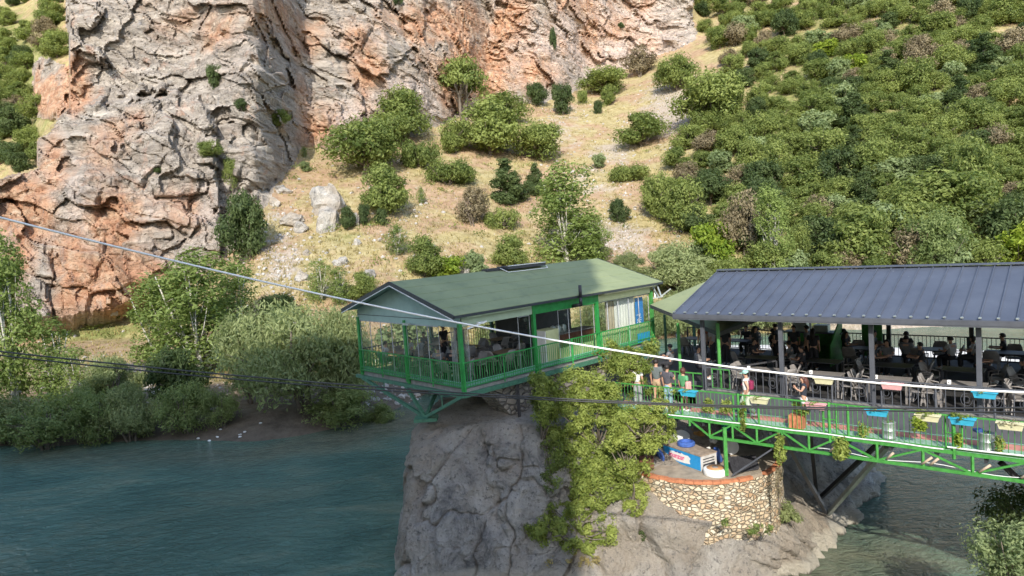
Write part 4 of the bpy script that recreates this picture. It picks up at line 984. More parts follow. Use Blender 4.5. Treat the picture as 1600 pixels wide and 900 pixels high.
# rubble stone wall material
def rubble(name, cols, mortar, sc):
    mt, nt, b_ = newmat(name); p = pos(nt)
    nz = nd(nt, 'ShaderNodeTexNoise'); nz.inputs['Scale'].default_value = 2.2; nz.inputs['Detail'].default_value = 3; nt.links.new(p, nz.inputs['Vector'])
    wv = nd(nt, 'ShaderNodeVectorMath', operation='MULTIPLY_ADD'); nt.links.new(nz.outputs['Color'], wv.inputs[0]); wv.inputs[1].default_value = (.22, .22, .22)
    nt.links.new(mapping(nt, p, (1, 1, 1.55)), wv.inputs[2])
    e = nd(nt, 'ShaderNodeTexVoronoi', feature='DISTANCE_TO_EDGE'); c1 = nd(nt, 'ShaderNodeTexVoronoi')
    for n_ in (e, c1): n_.inputs['Scale'].default_value = sc; nt.links.new(wv.outputs[0], n_.inputs['Vector'])
    sx = nd(nt, 'ShaderNodeSeparateColor'); nt.links.new(c1.outputs['Color'], sx.inputs[0])
    c = ramp(nt, sx.outputs[0], [(0, cols[0]), (.35, cols[1]), (.7, cols[2]), (1, cols[3])])
    c = mixc(nt, .35, c, ramp(nt, noise(nt, 9, 5, p), [(.3, cols[0]), (.7, cols[3])]), 'MULTIPLY') if False else mixc(nt, mapr(nt, noise(nt, 7, 6, p), .4, .75, 0, .5), c, cols[0])
    mk = mapr(nt, e.outputs['Distance'], .03, .075); c = mixc(nt, mk, mortar, c)
    nt.links.new(c, b_.inputs['Base Color']); b_.inputs['Roughness'].default_value = .9
    nrm = bump(nt, mapr(nt, e.outputs['Distance'], 0, .16), 1.0, .07); nrm = bump(nt, noise(nt, 14, 5, p), .6, .02, nrm); nt.links.new(nrm, b_.inputs['Normal']); return mt
M_RUB = rubble('tan_rubble', [(.40, .26, .15), (.56, .43, .28), (.64, .54, .38), (.72, .65, .50)], (.42, .34, .24), 5.2)
M_RUBG = rubble('grey_rubble', [(.20, .18, .15), (.27, .24, .20), (.33, .29, .23), (.36, .33, .28)], (.13, .115, .10), 2.6)
b = MB(); n = 40
vs = []; fs = []
for k in range(n+1):
    a_ = 1.6+(11.2-1.6)*k/n
    zb = -.5-min(2.6, max(0, (a_-1.6)*1.1)) 
    for bb, z in ((.42, -.23), (.42, zb), (1.4, zb), (1.4, -.23)): vs.append(G(a_, bb, z))
for k in range(n):
    for i in range(4): fs.append((4*k+i, 4*k+(i+1) % 4, 4*k+4+(i+1) % 4, 4*k+4+i))
fs += [(0, 3, 2, 1), (4*n, 4*n+1, 4*n+2, 4*n+3)]
b.add(vs, fs); o = b.build('stone_wall', M_RUBG); tag(o, 'grey rubble retaining wall under the floor of the green pavilion', 'stone wall')
# ---- small linking roof between the buildings
sh = thing('shelter', 'small open shelter with low green roof squeezed between the two big roofs', 'shelter', hp(6.4, 1060, 600))
A_ = hp(9.55, 1014, 477); 
K = at(1123, 519, 27.6); Lf = at(1055, 494, 30.5); Lf0 = at(1016, 476, 33.5); Rt = at(1190, 494, 30.2); Top = at(1112, 436, 34.5); Rt2 = at(1215, 470, 36)
b = MB(); vs = [Lf0, K, Rt, Rt2, Top]; vs = [np.array(v) for v in vs]
lo = [v-np.array([0, 0, .10]) for v in vs]
b.add(vs+lo, [(0, 1, 4), (1, 2, 3, 4), (5, 9, 6), (6, 9, 8, 7), (0, 5, 6, 1), (1, 6, 7, 2), (2, 7, 8, 3), (3, 8, 9, 4), (4, 9, 5, 0)])
b.build('roof', M_SHIN, sh)
b = MB(); b.bar(Lf0-[0, 0, .08], K-[0, 0, .08], .04, .16); b.bar(K-[0, 0, .08], Rt-[0, 0, .08], .04, .16); b.build('fascia', M_DARKG, sh)
for (px, D_) in ((1061, 29.6), (1123, 27.6), (1040, 35), (1085, 37)):
    t = at(px-2, 505 if D_ < 33 else 492, D_); b = MB(); b.bar((t[0], t[1], 6.3), (t[0], t[1], t[2]), .11, .11); b.build('post', M_LIME if D_ < 33 else M_GREEND, sh)
# solar brackets leaning on the end of the green roof
b = MB()
for q0, q1 in (((1019, 448, 35), (1030, 466, 34.6)), ((1026, 444, 35), (1033, 463, 34.6)), ((1033, 463, 34.6), (1048, 451, 34.6)), ((1022, 448, 35), (1024, 466, 34.8)), ((1020, 466, 34.6), (1036, 463, 34.6))): b.bar(at(*q0), at(*q1), .06, .06)
tag(b.build('metal_bracket', M_GALV), 'pale angled metal bracket at the far right end of the long green roof', 'bracket')
# ================================================================== DARK PAVILION (frame: s along the front edge to the right, w towards the camera)
E0 = np.array([6.88, 25.83, 6.4]); su = (.7604, -.6494); wu = (-.6494, -.7604)
S = frame(E0, su, wu); SL = 17.0
dk = thing('dark_pavilion', 'open-sided pavilion with blue-grey seamed metal roof on a dark raised platform', 'pavilion', E0)
dp = lambda name, b_, mats, parent=dk, **k: b_.build(name, mats, parent, **k)
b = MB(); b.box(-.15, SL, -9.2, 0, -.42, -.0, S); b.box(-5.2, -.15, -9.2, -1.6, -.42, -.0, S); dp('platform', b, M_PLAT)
b = MB(); b.box(-.15, SL, -.75, -.002, .0, .012, S); dp('sunlit_strip', b, M_CONC)  # sunlight along the floor's front is put into a paler strip
b = MB(); b.box(-.2, SL, .0, .06, -.62, .03, S); b.box(-.2, SL, -9.26, -9.2, -.62, .03, S); b.box(-5.25, -.2, -1.6, -1.54, -.5, .02, S); dp('platform_edge', b, M_STEEL)
b = MB()
for s_ in np.arange(.2, SL, 2.9): b.bar(S(s_, -.3, -.6), S(s_, -9, -.6), .12, .24)
for w_ in (-.6, -4.4, -8.8): b.bar(S(-.2, w_, -.75), S(SL, w_, -.75), .12, .2)
dp('floor_beams', b, M_BLACKS)
EVZ, RDZ, EW, RW, BW = 2.995, 4.28, .05, -4.2, -9.2; SX0, SX1 = -.95, SL
def sroof_mat():
    mt, nt, b_ = newmat('blue_grey_sheet'); p = nd(nt, 'ShaderNodeTexCoord').outputs['Object']
    c = ramp(nt, noise(nt, .7, 7, p, .65), [(.3, (.066, .077, .105)), (.7, (.098, .112, .145))]); c = mixc(nt, mapr(nt, noise(nt, 9, 4, p), .70, .76, 0, .6), c, (.35, .35, .35)); nt.links.new(c, b_.inputs['Base Color']); b_.inputs['Roughness'].default_value = .5; b_.inputs['Specular IOR Level'].default_value = .3
    return mt
M_SHEET = sroof_mat()
b = MB(); NS = int((SX1-SX0)/.445)
for w0, z0, w1, z1 in ((EW, EVZ, RW, RDZ), (BW, EVZ, RW, RDZ)):
    vs = [S(SX0, w0, z0), S(SX1, w0, z0), S(SX1, w1, z1), S(SX0, w1, z1)]; vs += [v-np.array([0, 0, .05]) for v in vs]
    b.add(vs, [(0, 1, 2, 3), (4, 7, 6, 5), (0, 4, 5, 1), (1, 5, 6, 2), (2, 6, 7, 3), (3, 7, 4, 0)])
for k in range(NS+1):
    s_ = SX0+.02+k*.445
    b.bar(S(s_, EW+.01, EVZ+.022), S(s_, RW, RDZ+.022), .035, .045); b.bar(S(s_, BW, EVZ+.02), S(s_, RW, RDZ+.02), .035, .045)
for k in range(NS+1): b.box(SX0+k*.445, SX0+.07+k*.445, EW-.06, EW+.045, EVZ+.045, EVZ+.085, S, mi=1)
droof = dp('roof', b, [M_SHEET, M_GALV])
b = MB(); b.bar(S(SX0, RW, RDZ+.05), S(SX1, RW, RDZ+.05), .34, .05); dp('ridge_cap', b, M_SHEET, droof)
b = MB(); b.bar(S(SX0-.02, EW+.03, EVZ-.09), S(SX1, EW+.03, EVZ-.09), .05, .15); b.bar(S(SX0-.02, EW+.03, EVZ-.19), S(SX1, EW+.03, EVZ-.19), .02, .05); b.bar(S(SX0-.02, EW, EVZ-.06), S(SX0-.02, RW, RDZ-.06), .04, .14)
b.bar(S(SX0, BW, EVZ-.1), S(SX1, BW, EVZ-.1), .05, .15)
dp('gutter', b, M_STEEL)
POSTS = [-.02, 2.92, 5.85, 8.78, 11.7, 14.6]
for s_ in POSTS:
    b = MB(); b.box(s_-.07, s_+.07, -.51, -.37, 0, 2.72, S); dp('post', b, M_STEEL, bevel=.01)
for s_ in (1.3, 4.6, 7.6, 11.0, 14.2):
    b = MB(); b.box(s_-.08, s_+.08, -8.9, -8.74, 0, 2.9, S); dp('post', b, M_BLACKS)
b = MB(); b.box(SX0+.2, SL, -.55, -.32, 2.72, 2.90, S); b.box(SX0+.2, SL, -8.95, -8.7, 2.75, 2.92, S)
for s_ in POSTS: b.bar(S(s_, -.45, 2.85), S(s_, -8.8, 2.85), .12, .14); b.bar(S(s_, -.45, 2.9), S(s_, RW, RDZ-.1), .1, .1); b.bar(S(s_, -8.8, 2.9), S(s_, RW, RDZ-.1), .1, .1)
dp('roof_beam', b, M_BLACKS)
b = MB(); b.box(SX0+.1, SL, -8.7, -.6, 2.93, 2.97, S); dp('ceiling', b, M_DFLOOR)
railing('front_railing', S, (.15, -.12, 0), (SL-.3, -.12, 0), .95, M_STEEL, dk, step=.24, low=.16, second=None, r=.01, top=.04, postw=.045, step_posts=1.45)
railing('back_railing', S, (-4.9, -9.0, 0), (SL-.3, -9.0, 0), 1.0, M_BLACKS, dk, step=.15, low=.08, r=.009, top=.045, postw=.06, step_posts=2.9)
b = MB()                                     # scroll ornaments of the railing
for k in range(int((SL-1)/1.45)):
    for o_ in (.36, 1.08):
        c_ = .15+k*1.45+o_
        for rr_ in (.15, .08):
            pts = [S(c_+rr_*math.cos(t), -.12, .55+rr_*1.3*math.sin(t)) for t in np.linspace(0, 6.28, 13)]; b.tube(pts, .008, 4, cap=False)
dp('scroll_work', b, M_STEEL)
# ---- green food counter with its screen inside the dark pavilion
bo = thing('serving_booth', 'bright green serving booth at the back of the dark pavilion', 'booth', S(1.7, -7.8, 0))
b = MB(); b.box(.6, 2.9, -8.0, -7.9, 0, 1.15, S); vs = [S(2.9, -8.0, 0), S(2.9, -6.2, 0), S(2.9, -6.2, .9), S(2.9, -8.0, 2.0)]; vs += [v+np.array([su[0], su[1], 0])*.05 for v in vs]
b.add(vs, [(0, 1, 2, 3), (7, 6, 5, 4), (0, 4, 5, 1), (1, 5, 6, 2), (2, 6, 7, 3), (3, 7, 4, 0)]); b.box(3.6, 4.4, -8.6, -8.5, .1, 2.6, S); b.build('side_panel', M_LIME, bo)
b = MB(); b.box(.5, 3.0, -8.3, -7.6, 1.15, 1.2, S); b.build('countertop', M_STEEL, bo)
b = MB(); b.box(.9, 1.5, -8.2, -7.8, 1.2, 1.65, S); b.box(1.8, 2.4, -8.2, -7.8, 1.2, 1.5, S); b.build('steel_appliance', M_GALV, bo)
# ---- walkway with green truss
wk = thing('walkway', 'narrow red and green footbridge with green truss and railing along the dark platform', 'footbridge', S(5, .8, -.58))
wp = lambda name, b_, mats, parent=wk, **k: b_.build(name, mats, parent, **k)
DZ = -.58; W1 = 1.47; WS0 = -3.2
b = MB(); b.box(WS0, SL, .065, .20, DZ-.05, DZ+.001, S); b.box(WS0, SL, .74, W1-.04, DZ-.05, DZ+.001, S); wp('green_deck', b, M_GDECK)
b = MB(); b.box(WS0, SL, .205, .735, DZ-.05, DZ+.006, S); wp('red_strip', b, M_REDW)
b = MB(); b.box(WS0, SL, .06, W1-.05, DZ-.12, DZ-.052, S)
for s_ in np.arange(WS0+.3, SL, 1.2): b.bar(S(s_, .06, DZ-.2), S(s_, W1-.05, DZ-.2), .08, .14)
b.bar(S(WS0, .4, DZ-.3), S(SL, .4, DZ-.3), .1, .25); wp('deck_frame', b, M_BLACKS)
b = MB(); TS0 = .15; TB = DZ-.62
b.bar(S(WS0, W1, DZ-.06), S(SL, W1, DZ-.06), .06, .10); b.bar(S(.95, W1, TB), S(SL, W1, TB), .08, .09)
pan = [.2]+list(np.arange(.95, 5.4, .85))+list(np.arange(6.35, SL, 1.22))
for k, s_ in enumerate(pan):
    b.bar(S(s_, W1, DZ-.08), S(s_, W1, TB if k else TB+.3), .065, .065)
    if k+1 < len(pan):
        z0, z1 = (DZ-.09, TB+.02) if k % 2 == 0 else (TB+.02, DZ-.09)
        b.bar(S(s_, W1, z0), S(pan[k+1], W1, z1), .055, .055)
wp('truss', b, M_LIME)
b = MB(); b.tube([S(s_, W1+.04, DZ+.02+.012*math.sin(s_*3)) for s_ in np.arange(-.6, 8.2, .3)], .022, 6); b.tube([S(s_, W1+.04, DZ+.10+.010*math.sin(s_*2)) for s_ in np.arange(8.2, SL, .3)], .026, 6)
b.tube([S(s_, W1-.02, TB+.1-.05*math.sin(s_*2.2)) for s_ in np.arange(4.5, SL, .3)], .012, 5)
wp('white_pipe', b, M_WHITE)
railing('railing', S, (-2.9, W1-.05, DZ), (SL-.2, W1-.05, DZ), 1.0, M_LIME, wk, step=.14, low=.03, r=.0068, top=.045, postw=.06, step_posts=3.0)
for s_ in (2.05, 5.0, 8.35, 11.4, 14.4):
    b = MB(); b.bar(S(s_, W1+.0, DZ-.25), S(s_, W1+.0, DZ+1.05), .07, .07); b.bar(S(s_+.2, W1-.05, DZ), S(s_+.2, W1-.05, DZ+1.0), .04, .04); b.bar(S(s_-.2, W1-.05, DZ), S(s_-.2, W1-.05, DZ+1.0), .04, .04); b.bar(S(s_-.2, W1-.02, DZ+.5), S(s_+.2, W1-.02, DZ+.5), .03, .03)
    wp('rail_post', b, M_LIME)
b = MB(); b.bar(S(1.52, W1+.02, DZ-.2), S(1.52, W1+.02, 3.9-6.4), .12, .12); wp('support_post', b, M_LIME)
b = MB(); b.bar(S(3.3, W1-.1, TB), S(1.75, W1+.05, 3.95-6.4), .07, .05); wp('diagonal_strut', b, M_STEEL)
for s_ in (6.62, 7.55, 7.75, 8.95, 9.9, 10.05, 5.0, 12.2):
    b = MB(); g_ = np.random.RandomState(int(s_*100)); q = S(s_, W1+.03, TB+.10); b.tube([q, q+np.array([.12+.1*g_.rand(), -.16, .24])], .035, 8); wp('wooden_peg', b, M_BAMB, smooth=True)
# struts carrying the span, springing from the island's toe
ft = hp(.55, 1293, 806)
for i, q in enumerate((S(3.2, .7, -.9), S(6.5, .9, -.9), S(3.4, -1.6, -.9), S(6.3, -1.4, -.9))):
    b = MB(); f_ = ft+np.array([0, .0 if i < 2 else .9, .05 if i < 2 else .3]); b.bar(f_, q, .14, .14); wp('bridge_strut', b, (M_STEEL, M_GALV, M_BLACKS, M_BLACKS)[i])  # sun on the front strut is put into its paler metal
b = MB(); b.bar(S(9.4, 1.0, -.9), S(12.6, -1.5, -5.2), .14, .14); wp('bridge_strut', b, M_BLACKS)
# green gate rail at the entrance
eg = thing('entrance_rail', 'short bright green railing at the left end of the dark platform', 'railing', S(-.9, -.2, 0))
railing('railing', S, (-1.7, -.5, -.4), (-.15, -.5, -.4), 1.0, M_LIME, eg, step=.35, second=.5, r=.02, step_posts=.8)
railing('railing', S, (.2, -.6, -.0), (.9, -.6, -.0), .8, M_LIME, eg, step=.3, r=.02, step_posts=.7)
rr2 = MB(); rr2.bar(S(.3, -1.0, .7), S(2.2, -1.9, 1.0), .06, .06); rr2.bar(S(2.2, -1.9, .0), S(2.2, -1.9, 1.0), .06, .06); rr2.bar(S(.3, -1.0, 0), S(.3, -1.0, .7), .05, .05)
tag(rr2.build('handrail', M_BLACKS), 'sloping black handrail just inside the first dark post', 'handrail')
# ---- round masonry terrace
TC = np.array([6.8, 26.3]); TR = 3.0; TZt = 3.86
te = thing('terrace', 'round rubble-stone terrace with brick rim under the footbridge', 'terrace', (TC[0], TC[1], .8))
b = MB(); n = 96; rows = np.linspace(.6, TZt-.08, 22); vs = []
for z in rows:
    for k in range(n):
        a_ = 2*math.pi*k/n; r_ = TR+.05*float(vn(math.cos(a_)*7, math.sin(a_)*7, z*3))+(TZt-z)*.03
        vs.append((TC[0]+r_*math.cos(a_), TC[1]+r_*math.sin(a_), z))
fs = [(i*n+k, i*n+(k+1) % n, (i+1)*n+(k+1) % n, (i+1)*n+k) for i in range(len(rows)-1) for k in range(n)]
b.add(vs, fs); b.build('stone_wall', M_RUB, te, smooth=True)
b = MB(); b.lathe((TC[0], TC[1], 0), [(TR-.14, TZt-.3), (TR-.14, TZt-.02)], 64); b.build('terrace_floor', paint('dusty_ground', (.34, .28, .21), .95, var=.3, scale=3, bumps=.02), te)
g_ = np.random.RandomState(2)
for lo_, hi_ in ((1.02, 1.62), (1.69, 2.12)):
    b = MB(); a_ = math.pi*lo_
    while a_ < math.pi*hi_-.05:
        da = .105*g_.uniform(.8, 1.1)
        r0, r1 = TR-.16+g_.normal()*.01, TR+.04+g_.normal()*.012; z1 = TZt+.01+g_.normal()*.012; z0 = TZt-.10
        vs = []
        for z in (z0, z1):
            for r_, q in ((r0, a_), (r1, a_), (r1, a_+da-.004), (r0, a_+da-.004)): vs.append((TC[0]+r_*math.cos(q), TC[1]+r_*math.sin(q), z))
        b.add(vs, [(0, 3, 2, 1), (4, 5, 6, 7), (0, 1, 5, 4), (1, 2, 6, 5), (2, 3, 7, 6), (3, 0, 4, 7)])
        a_ += da
    b.build('brick_rim', M_TERR, te)
# ================================================================== PEOPLE
BASE = {'pel': (0, 0, .93), 'spi': (0, .01, 1.10), 'che': (0, 0, 1.30), 'nek': (0, -.01, 1.455), 'hd0': (0, .015, 1.54), 'hd1': (0, .015, 1.61), 'hd2': (0, .005, 1.67), 'nos': (0, .105, 1.585),
        'shL': (-.175, 0, 1.39), 'elL': (-.225, -.02, 1.12), 'wrL': (-.225, .05, .87), 'haL': (-.22, .075, .79),
        'shR': (.175, 0, 1.39), 'elR': (.225, -.02, 1.12), 'wrR': (.225, .05, .87), 'haR': (.22, .075, .79),
        'hiL': (-.09, 0, .90), 'knL': (-.10, .02, .49), 'anL': (-.10, -.02, .08), 'toL': (-.11, .13, .035),
        'hiR': (.09, 0, .90), 'knR': (.10, .02, .49), 'anR': (.10, -.02, .08), 'toR': (.11, .13, .035)}
RAD = {'pel': .135, 'spi': .115, 'che': .13, 'nek': .05, 'hd0': .075, 'hd1': .09, 'hd2': .06, 'nos': .018, 'sh': .058, 'el': .042, 'wr': .028, 'ha': .036, 'hi': .092, 'kn': .058, 'an': .038, 'to': .034}
EDG = [('pel', 'spi'), ('spi', 'che'), ('che', 'nek'), ('nek', 'hd0'), ('hd0', 'hd1'), ('hd1', 'hd2'), ('hd1', 'nos')]
for sd_ in 'LR': EDG += [('che', 'sh'+sd_), ('sh'+sd_, 'el'+sd_), ('el'+sd_, 'wr'+sd_), ('wr'+sd_, 'ha'+sd_), ('pel', 'hi'+sd_), ('hi'+sd_, 'kn'+sd_), ('kn'+sd_, 'an'+sd_), ('an'+sd_, 'to'+sd_)]
SIT = {'pel': (0, 0, .56), 'spi': (0, -.02, .73), 'che': (0, -.02, .93), 'nek': (0, 0, 1.08), 'hd0': (0, .03, 1.165), 'hd1': (0, .03, 1.235), 'hd2': (0, .02, 1.295), 'nos': (0, .12, 1.21),
       'shL': (-.175, -.01, 1.02), 'elL': (-.23, .08, .78), 'wrL': (-.16, .32, .79), 'haL': (-.13, .40, .80), 'shR': (.175, -.01, 1.02), 'elR': (.23, .08, .78), 'wrR': (.16, .32, .79), 'haR': (.13, .40, .80),
       'hiL': (-.09, .03, .53), 'knL': (-.12, .45, .53), 'anL': (-.12, .42, .09), 'toL': (-.12, .56, .04), 'hiR': (.09, .03, .53), 'knR': (.12, .45, .53), 'anR': (.12, .42, .09), 'toR': (.12, .56, .04)}
def skin(name, J, names, edges, rad, mat_, extra=0, fingers=False):
    bm_ = bpy.data.meshes.new(name+'_cage'); idx = {n: i for i, n in enumerate(names)}
    bm_.from_pydata([J[n] for n in names], [(idx[a], idx[b]) for a, b in edges if a in idx and b in idx], [])
    ob = bpy.data.objects.new(name+'_cage', bm_); col.objects.link(ob)
    bpy.context.view_layer.objects.active = ob
    bm2 = bmesh.new(); bm2.from_mesh(bm_); sl = bm2.verts.layers.skin.verify()
    for v in bm2.verts:
        n = names[v.index]; r_ = rad.get(n, rad.get(n[:2], .05))+extra; 
        fl = .78 if n in ('pel', 'spi', 'che') else 1
        v[sl].radius = (r_, r_*fl); v[sl].use_root = (v.index == 0)
    bm2.to_mesh(bm_); bm2.free()
    ob.modifiers.new('s', 'SKIN'); su_ = ob.modifiers.new('u', 'SUBSURF'); su_.levels = su_.render_levels = 2
    dg = bpy.context.evaluated_depsgraph_get(); me = bpy.data.meshes.new_from_object(ob.evaluated_get(dg)); me.name = name
    bpy.data.objects.remove(ob)
    if fingers:
        bm3 = bmesh.new(); bm3.from_mesh(me); mb = MB()
        for sd_ in 'LR':
            w_ = np.array(J['wr'+sd_]); h_ = np.array(J['ha'+sd_]); d = (h_-w_)/np.linalg.norm(h_-w_); sx = 1 if sd_ == 'R' else -1
            side = np.cross(d, np.array([sx, 0, .0])); side = side/(np.linalg.norm(side)+1e-6); curl = np.array([-sx*.5, 0, 0])
            for k, L in enumerate((.070, .080, .075, .058)):
                p0 = h_+side*(k-1.5)*.017; p1 = p0+d*L*.55; p2 = p1+(d+curl)*L*.45; mb.tube([p0, p1, p2], [.0095, .0085, .006], 6)
            t0 = w_+(h_-w_)*.6-side*.025; t1 = t0+d*.03-side*.025; mb.tube([t0, t1, t1+d*.028], [.011, .010, .007], 6)
        vs = [bm3.verts.new(v) for v in mb.v]
        for f in mb.f:
            try: bm3.faces.new([vs[i] for i in f])
            except ValueError: pass
        bm3.to_mesh(me); bm3.free()
    me.materials.clear(); me.materials.append(mat_); me.polygons.foreach_set('use_smooth', [True]*len(me.polygons)); me.update(); return me
TOP_ = ['che', 'spi', 'pel', 'shL', 'shR']; 
PC = {}
def person(label, P, rz, pose='stand', over=None, top=None, bottom=None, sleeves='short', legs='long', hair='short', hairm=None, hat=None, pack=None, sc=1.0, group=None, seated=None, cat='person', key=None):
    J = dict(SIT if pose == 'sit' else BASE)
    if over: J.update(over)
    t = thing('person', label, cat, P, rz, group); t.scale = (sc,)*3
    def add(name, fn):
        if key and (key, name) in PC: me = PC[(key, name)]
        else:
            me = fn()
            if key: PC[(key, name)] = me
        return put(name, me, t)
    add('body', lambda: skin('body', J, list(dict.fromkeys(['pel', 'spi', 'che', 'nek', 'hd0', 'hd1', 'hd2', 'nos', 'shL', 'shR', 'elL', 'elR', 'wrL', 'wrR', 'haL', 'haR', 'hiL', 'hiR', 'knL', 'knR', 'anL', 'anR', 'toL', 'toR'])), EDG, RAD, M_SKIN, fingers=True))
    def lerp(a, b, t_): return tuple(np.array(J[a])*(1-t_)+np.array(J[b])*t_)
    def shirt():
        K = dict(J); n_ = ['pel', 'spi', 'che', 'shL', 'shR', 'mL', 'mR', 'nk']; K['nk'] = lerp('che', 'nek', .7)
        q = .62 if sleeves == 'short' else .15
        K['mL'] = lerp('shL', 'elL', q); K['mR'] = lerp('shR', 'elR', q); e = [('pel', 'spi'), ('spi', 'che'), ('che', 'shL'), ('che', 'shR'), ('shL', 'mL'), ('shR', 'mR'), ('che', 'nk')]
        if sleeves == 'long': K['mL'], K['mR'] = J['elL'], J['elR']; K['wL'] = lerp('elL', 'wrL', .9); K['wR'] = lerp('elR', 'wrR', .9); n_ += ['wL', 'wR']; e += [('mL', 'wL'), ('mR', 'wR')]
        r_ = dict(RAD); r_.update({'mL': .056, 'mR': .056, 'nk': .06, 'wL': .034, 'wR': .034})
        return skin('shirt', K, n_, e, r_, top, .024)
    add('shirt', shirt)
    def trou():
        K = dict(J); n_ = ['pel', 'wst', 'hiL', 'hiR', 'kL', 'kR']; q = {'long': 1, 'short': .55, 'skirt': .5}[legs]
        K['wst'] = lerp('pel', 'spi', .45); K['kL'] = lerp('hiL', 'knL', q); K['kR'] = lerp('hiR', 'knR', q); e = [('pel', 'wst'), ('pel', 'hiL'), ('pel', 'hiR'), ('hiL', 'kL'), ('hiR', 'kR')]
        r_ = dict(RAD); r_.update({'wst': .115, 'kL': .062 if legs == 'long' else .085, 'kR': .062 if legs == 'long' else .085})
        if legs == 'long': n_ += ['aL', 'aR']; K['aL'] = lerp('knL', 'anL', .93); K['aR'] = lerp('knR', 'anR', .93); e += [('kL', 'aL'), ('kR', 'aR')]; r_.update({'aL': .05, 'aR': .05})
        return skin('trousers', K, n_, e, r_, bottom, .030)
    add('trousers' if legs == 'long' else 'shorts', trou)
    def shoes():
        b_ = MB()
        for sd_ in 'LR':
            a, o_ = np.array(J['an'+sd_]), np.array(J['to'+sd_]); z = min(a[2], o_[2])-.03; d = (o_-a); d[2] = 0; d /= np.linalg.norm(d)
            b_.tube([a*[1, 1, 0]+[0, 0, a[2]-.035]-d*.05, a*[1, 1, 0]+[0, 0, (a[2]+o_[2])/2-.012]+d*.06, o_+d*.05-[0, 0, .0]], [.04, .048, .032], 8)
        return b_.mesh('shoes', M_WHITE, smooth=True)
    add('shoes', shoes)
    H = np.array(J['hd1'])
    def hairf():
        b_ = MB(); prof = []
        ph = 8; seg = 12; vs = []; m_ = hairm or M_HAIRD
        for i in range(ph):
            a = i/(ph-1)*math.pi*.62
            for k in range(seg):
                q = 2*math.pi*k/seg; fx, fy = math.sin(q), math.cos(q); aa = a*(1 if fy < .2 else .62)
                vs.append((H[0]+.108*math.sin(aa)*fx, H[1]-.012+.118*math.sin(aa)*fy, H[2]+.015+.115*math.cos(aa)))
        b_.add(vs, [(i*seg+k, i*seg+(k+1) % seg, (i+1)*seg+(k+1) % seg, (i+1)*seg+k) for i in range(ph-1) for k in range(seg)])
        if hair == 'long': b_.tube([H+[0, -.05, .04], H+[0, -.09, -.08], H+[0, -.12, -.22], H+[0, -.12, -.36]], [.085, .105, .10, .05], 10)
        if hair == 'curly':
            g_ = np.random.RandomState(5)
            for _ in range(34):
                d = g_.normal(size=3); d /= np.linalg.norm(d); d[1] = -abs(d[1])*.9+.1; p = H+d*.10; v, f = rockverts(g_, .045, .045, .05, 1); b_.add(v+p, f)
        return b_.mesh('hair', m_, smooth=True)
    add('hair', hairf)
    if hat is not None: add('cap', lambda: MB().lathe(H+[0, -.005, .02], [(.112, -.01), (.115, .04), (.09, .085), (.03, .108)], 14).add([H+v for v in np.array([(-.07, .09, .02), (.07, .09, .02), (.05, .19, .0), (-.05, .19, 0), (-.07, .09, .005), (.07, .09, .005), (.05, .19, -.012), (-.05, .19, -.012)])], [(0, 1, 2, 3), (7, 6, 5, 4), (0, 4, 5, 1), (1, 5, 6, 2), (2, 6, 7, 3), (3, 7, 4, 0)]).mesh('cap', hat, smooth=False))
    if pack is not None:
        c_ = (np.array(J['spi'])+np.array(J['che']))/2
        bp = thing('backpack', 'crimson backpack on the back of the person in the mint cap', 'backpack', P, rz); bp.scale = (sc,)*3
        me = MB().box(-.12, .12, c_[1]-.26, c_[1]-.12, c_[2]-.17, c_[2]+.15).mesh('backpack_shell', pack, bevel=.05); put('shell', me, bp)
        me = MB().tube([(-.1, c_[1]-.15, c_[2]+.14), (-.12, c_[1]+.02, c_[2]+.20), (-.11, c_[1]+.14, c_[2]+.02), (-.11, c_[1]-.14, c_[2]-.16)], .016, 6).tube([(.1, c_[1]-.15, c_[2]+.14), (.12, c_[1]+.02, c_[2]+.20), (.11, c_[1]+.14, c_[2]+.02), (.11, c_[1]-.14, c_[2]-.16)], .016, 6).mesh('strap', pack); put('strap', me, bp)
    return t
def heading(v): return math.atan2(-v[0], v[1])          # rotation that turns +Y onto the vector v
RIGHT = (su[0], su[1]); LEFT = (-su[0], -su[1]); BACK = (-wu[0], -wu[1]); FRONT = wu
WALK = {'knL': (-.10, .16, .52), 'anL': (-.10, .26, .10), 'toL': (-.10, .42, .09), 'knR': (.10, .03, .49), 'anR': (.10, -.26, .13), 'toR': (.10, -.12, .045), 'elL': (-.23, -.12, 1.14), 'wrL': (-.24, -.05, .90), 'haL': (-.23, -.01, .83), 'elR': (.23, .03, 1.13), 'wrR': (.22, .16, .92), 'haR': (.21, .20, .85)}
def dpos(px, py, z=5.82):
    return hp(z, px, py)
person('person in a mint cap, white sleeveless shirt and pale trousers walking left, crimson backpack', S(2.02, .62, DZ+.006), heading(LEFT)+.15, over=WALK, top=cloth('white', (.75, .73, .71)), bottom=cloth('mint', (.50, .56, .44)), sleeves='none', hat=cloth('mintcap', (.35, .62, .52)), pack=cloth('crimson', (.24, .02, .07)), sc=.98)
person('person with long hair, dark top and white shorts, hand raised to the face', S(3.95, .55, DZ+.006), heading(LEFT)+.5, over={'elL': (-.22, .12, 1.20), 'wrL': (-.15, .26, 1.28), 'haL': (-.12, .30, 1.35)}, top=cloth('navy', (.03, .035, .05)), bottom=cloth('whiteshort', (.78, .77, .76)), sleeves='none', legs='short', hair='long', hairm=M_HAIRR, sc=.95)
person('person with curly reddish hair in green top and patterned skirt, behind a blue flower box', S(-.30, .80, DZ+.006), heading(BACK)-.35, top=cloth('leafgreen', (.10, .33, .14)), bottom=cloth('violet', (.14, .11, .22)), legs='short', hair='curly', hairm=M_HAIRR, sc=.95)
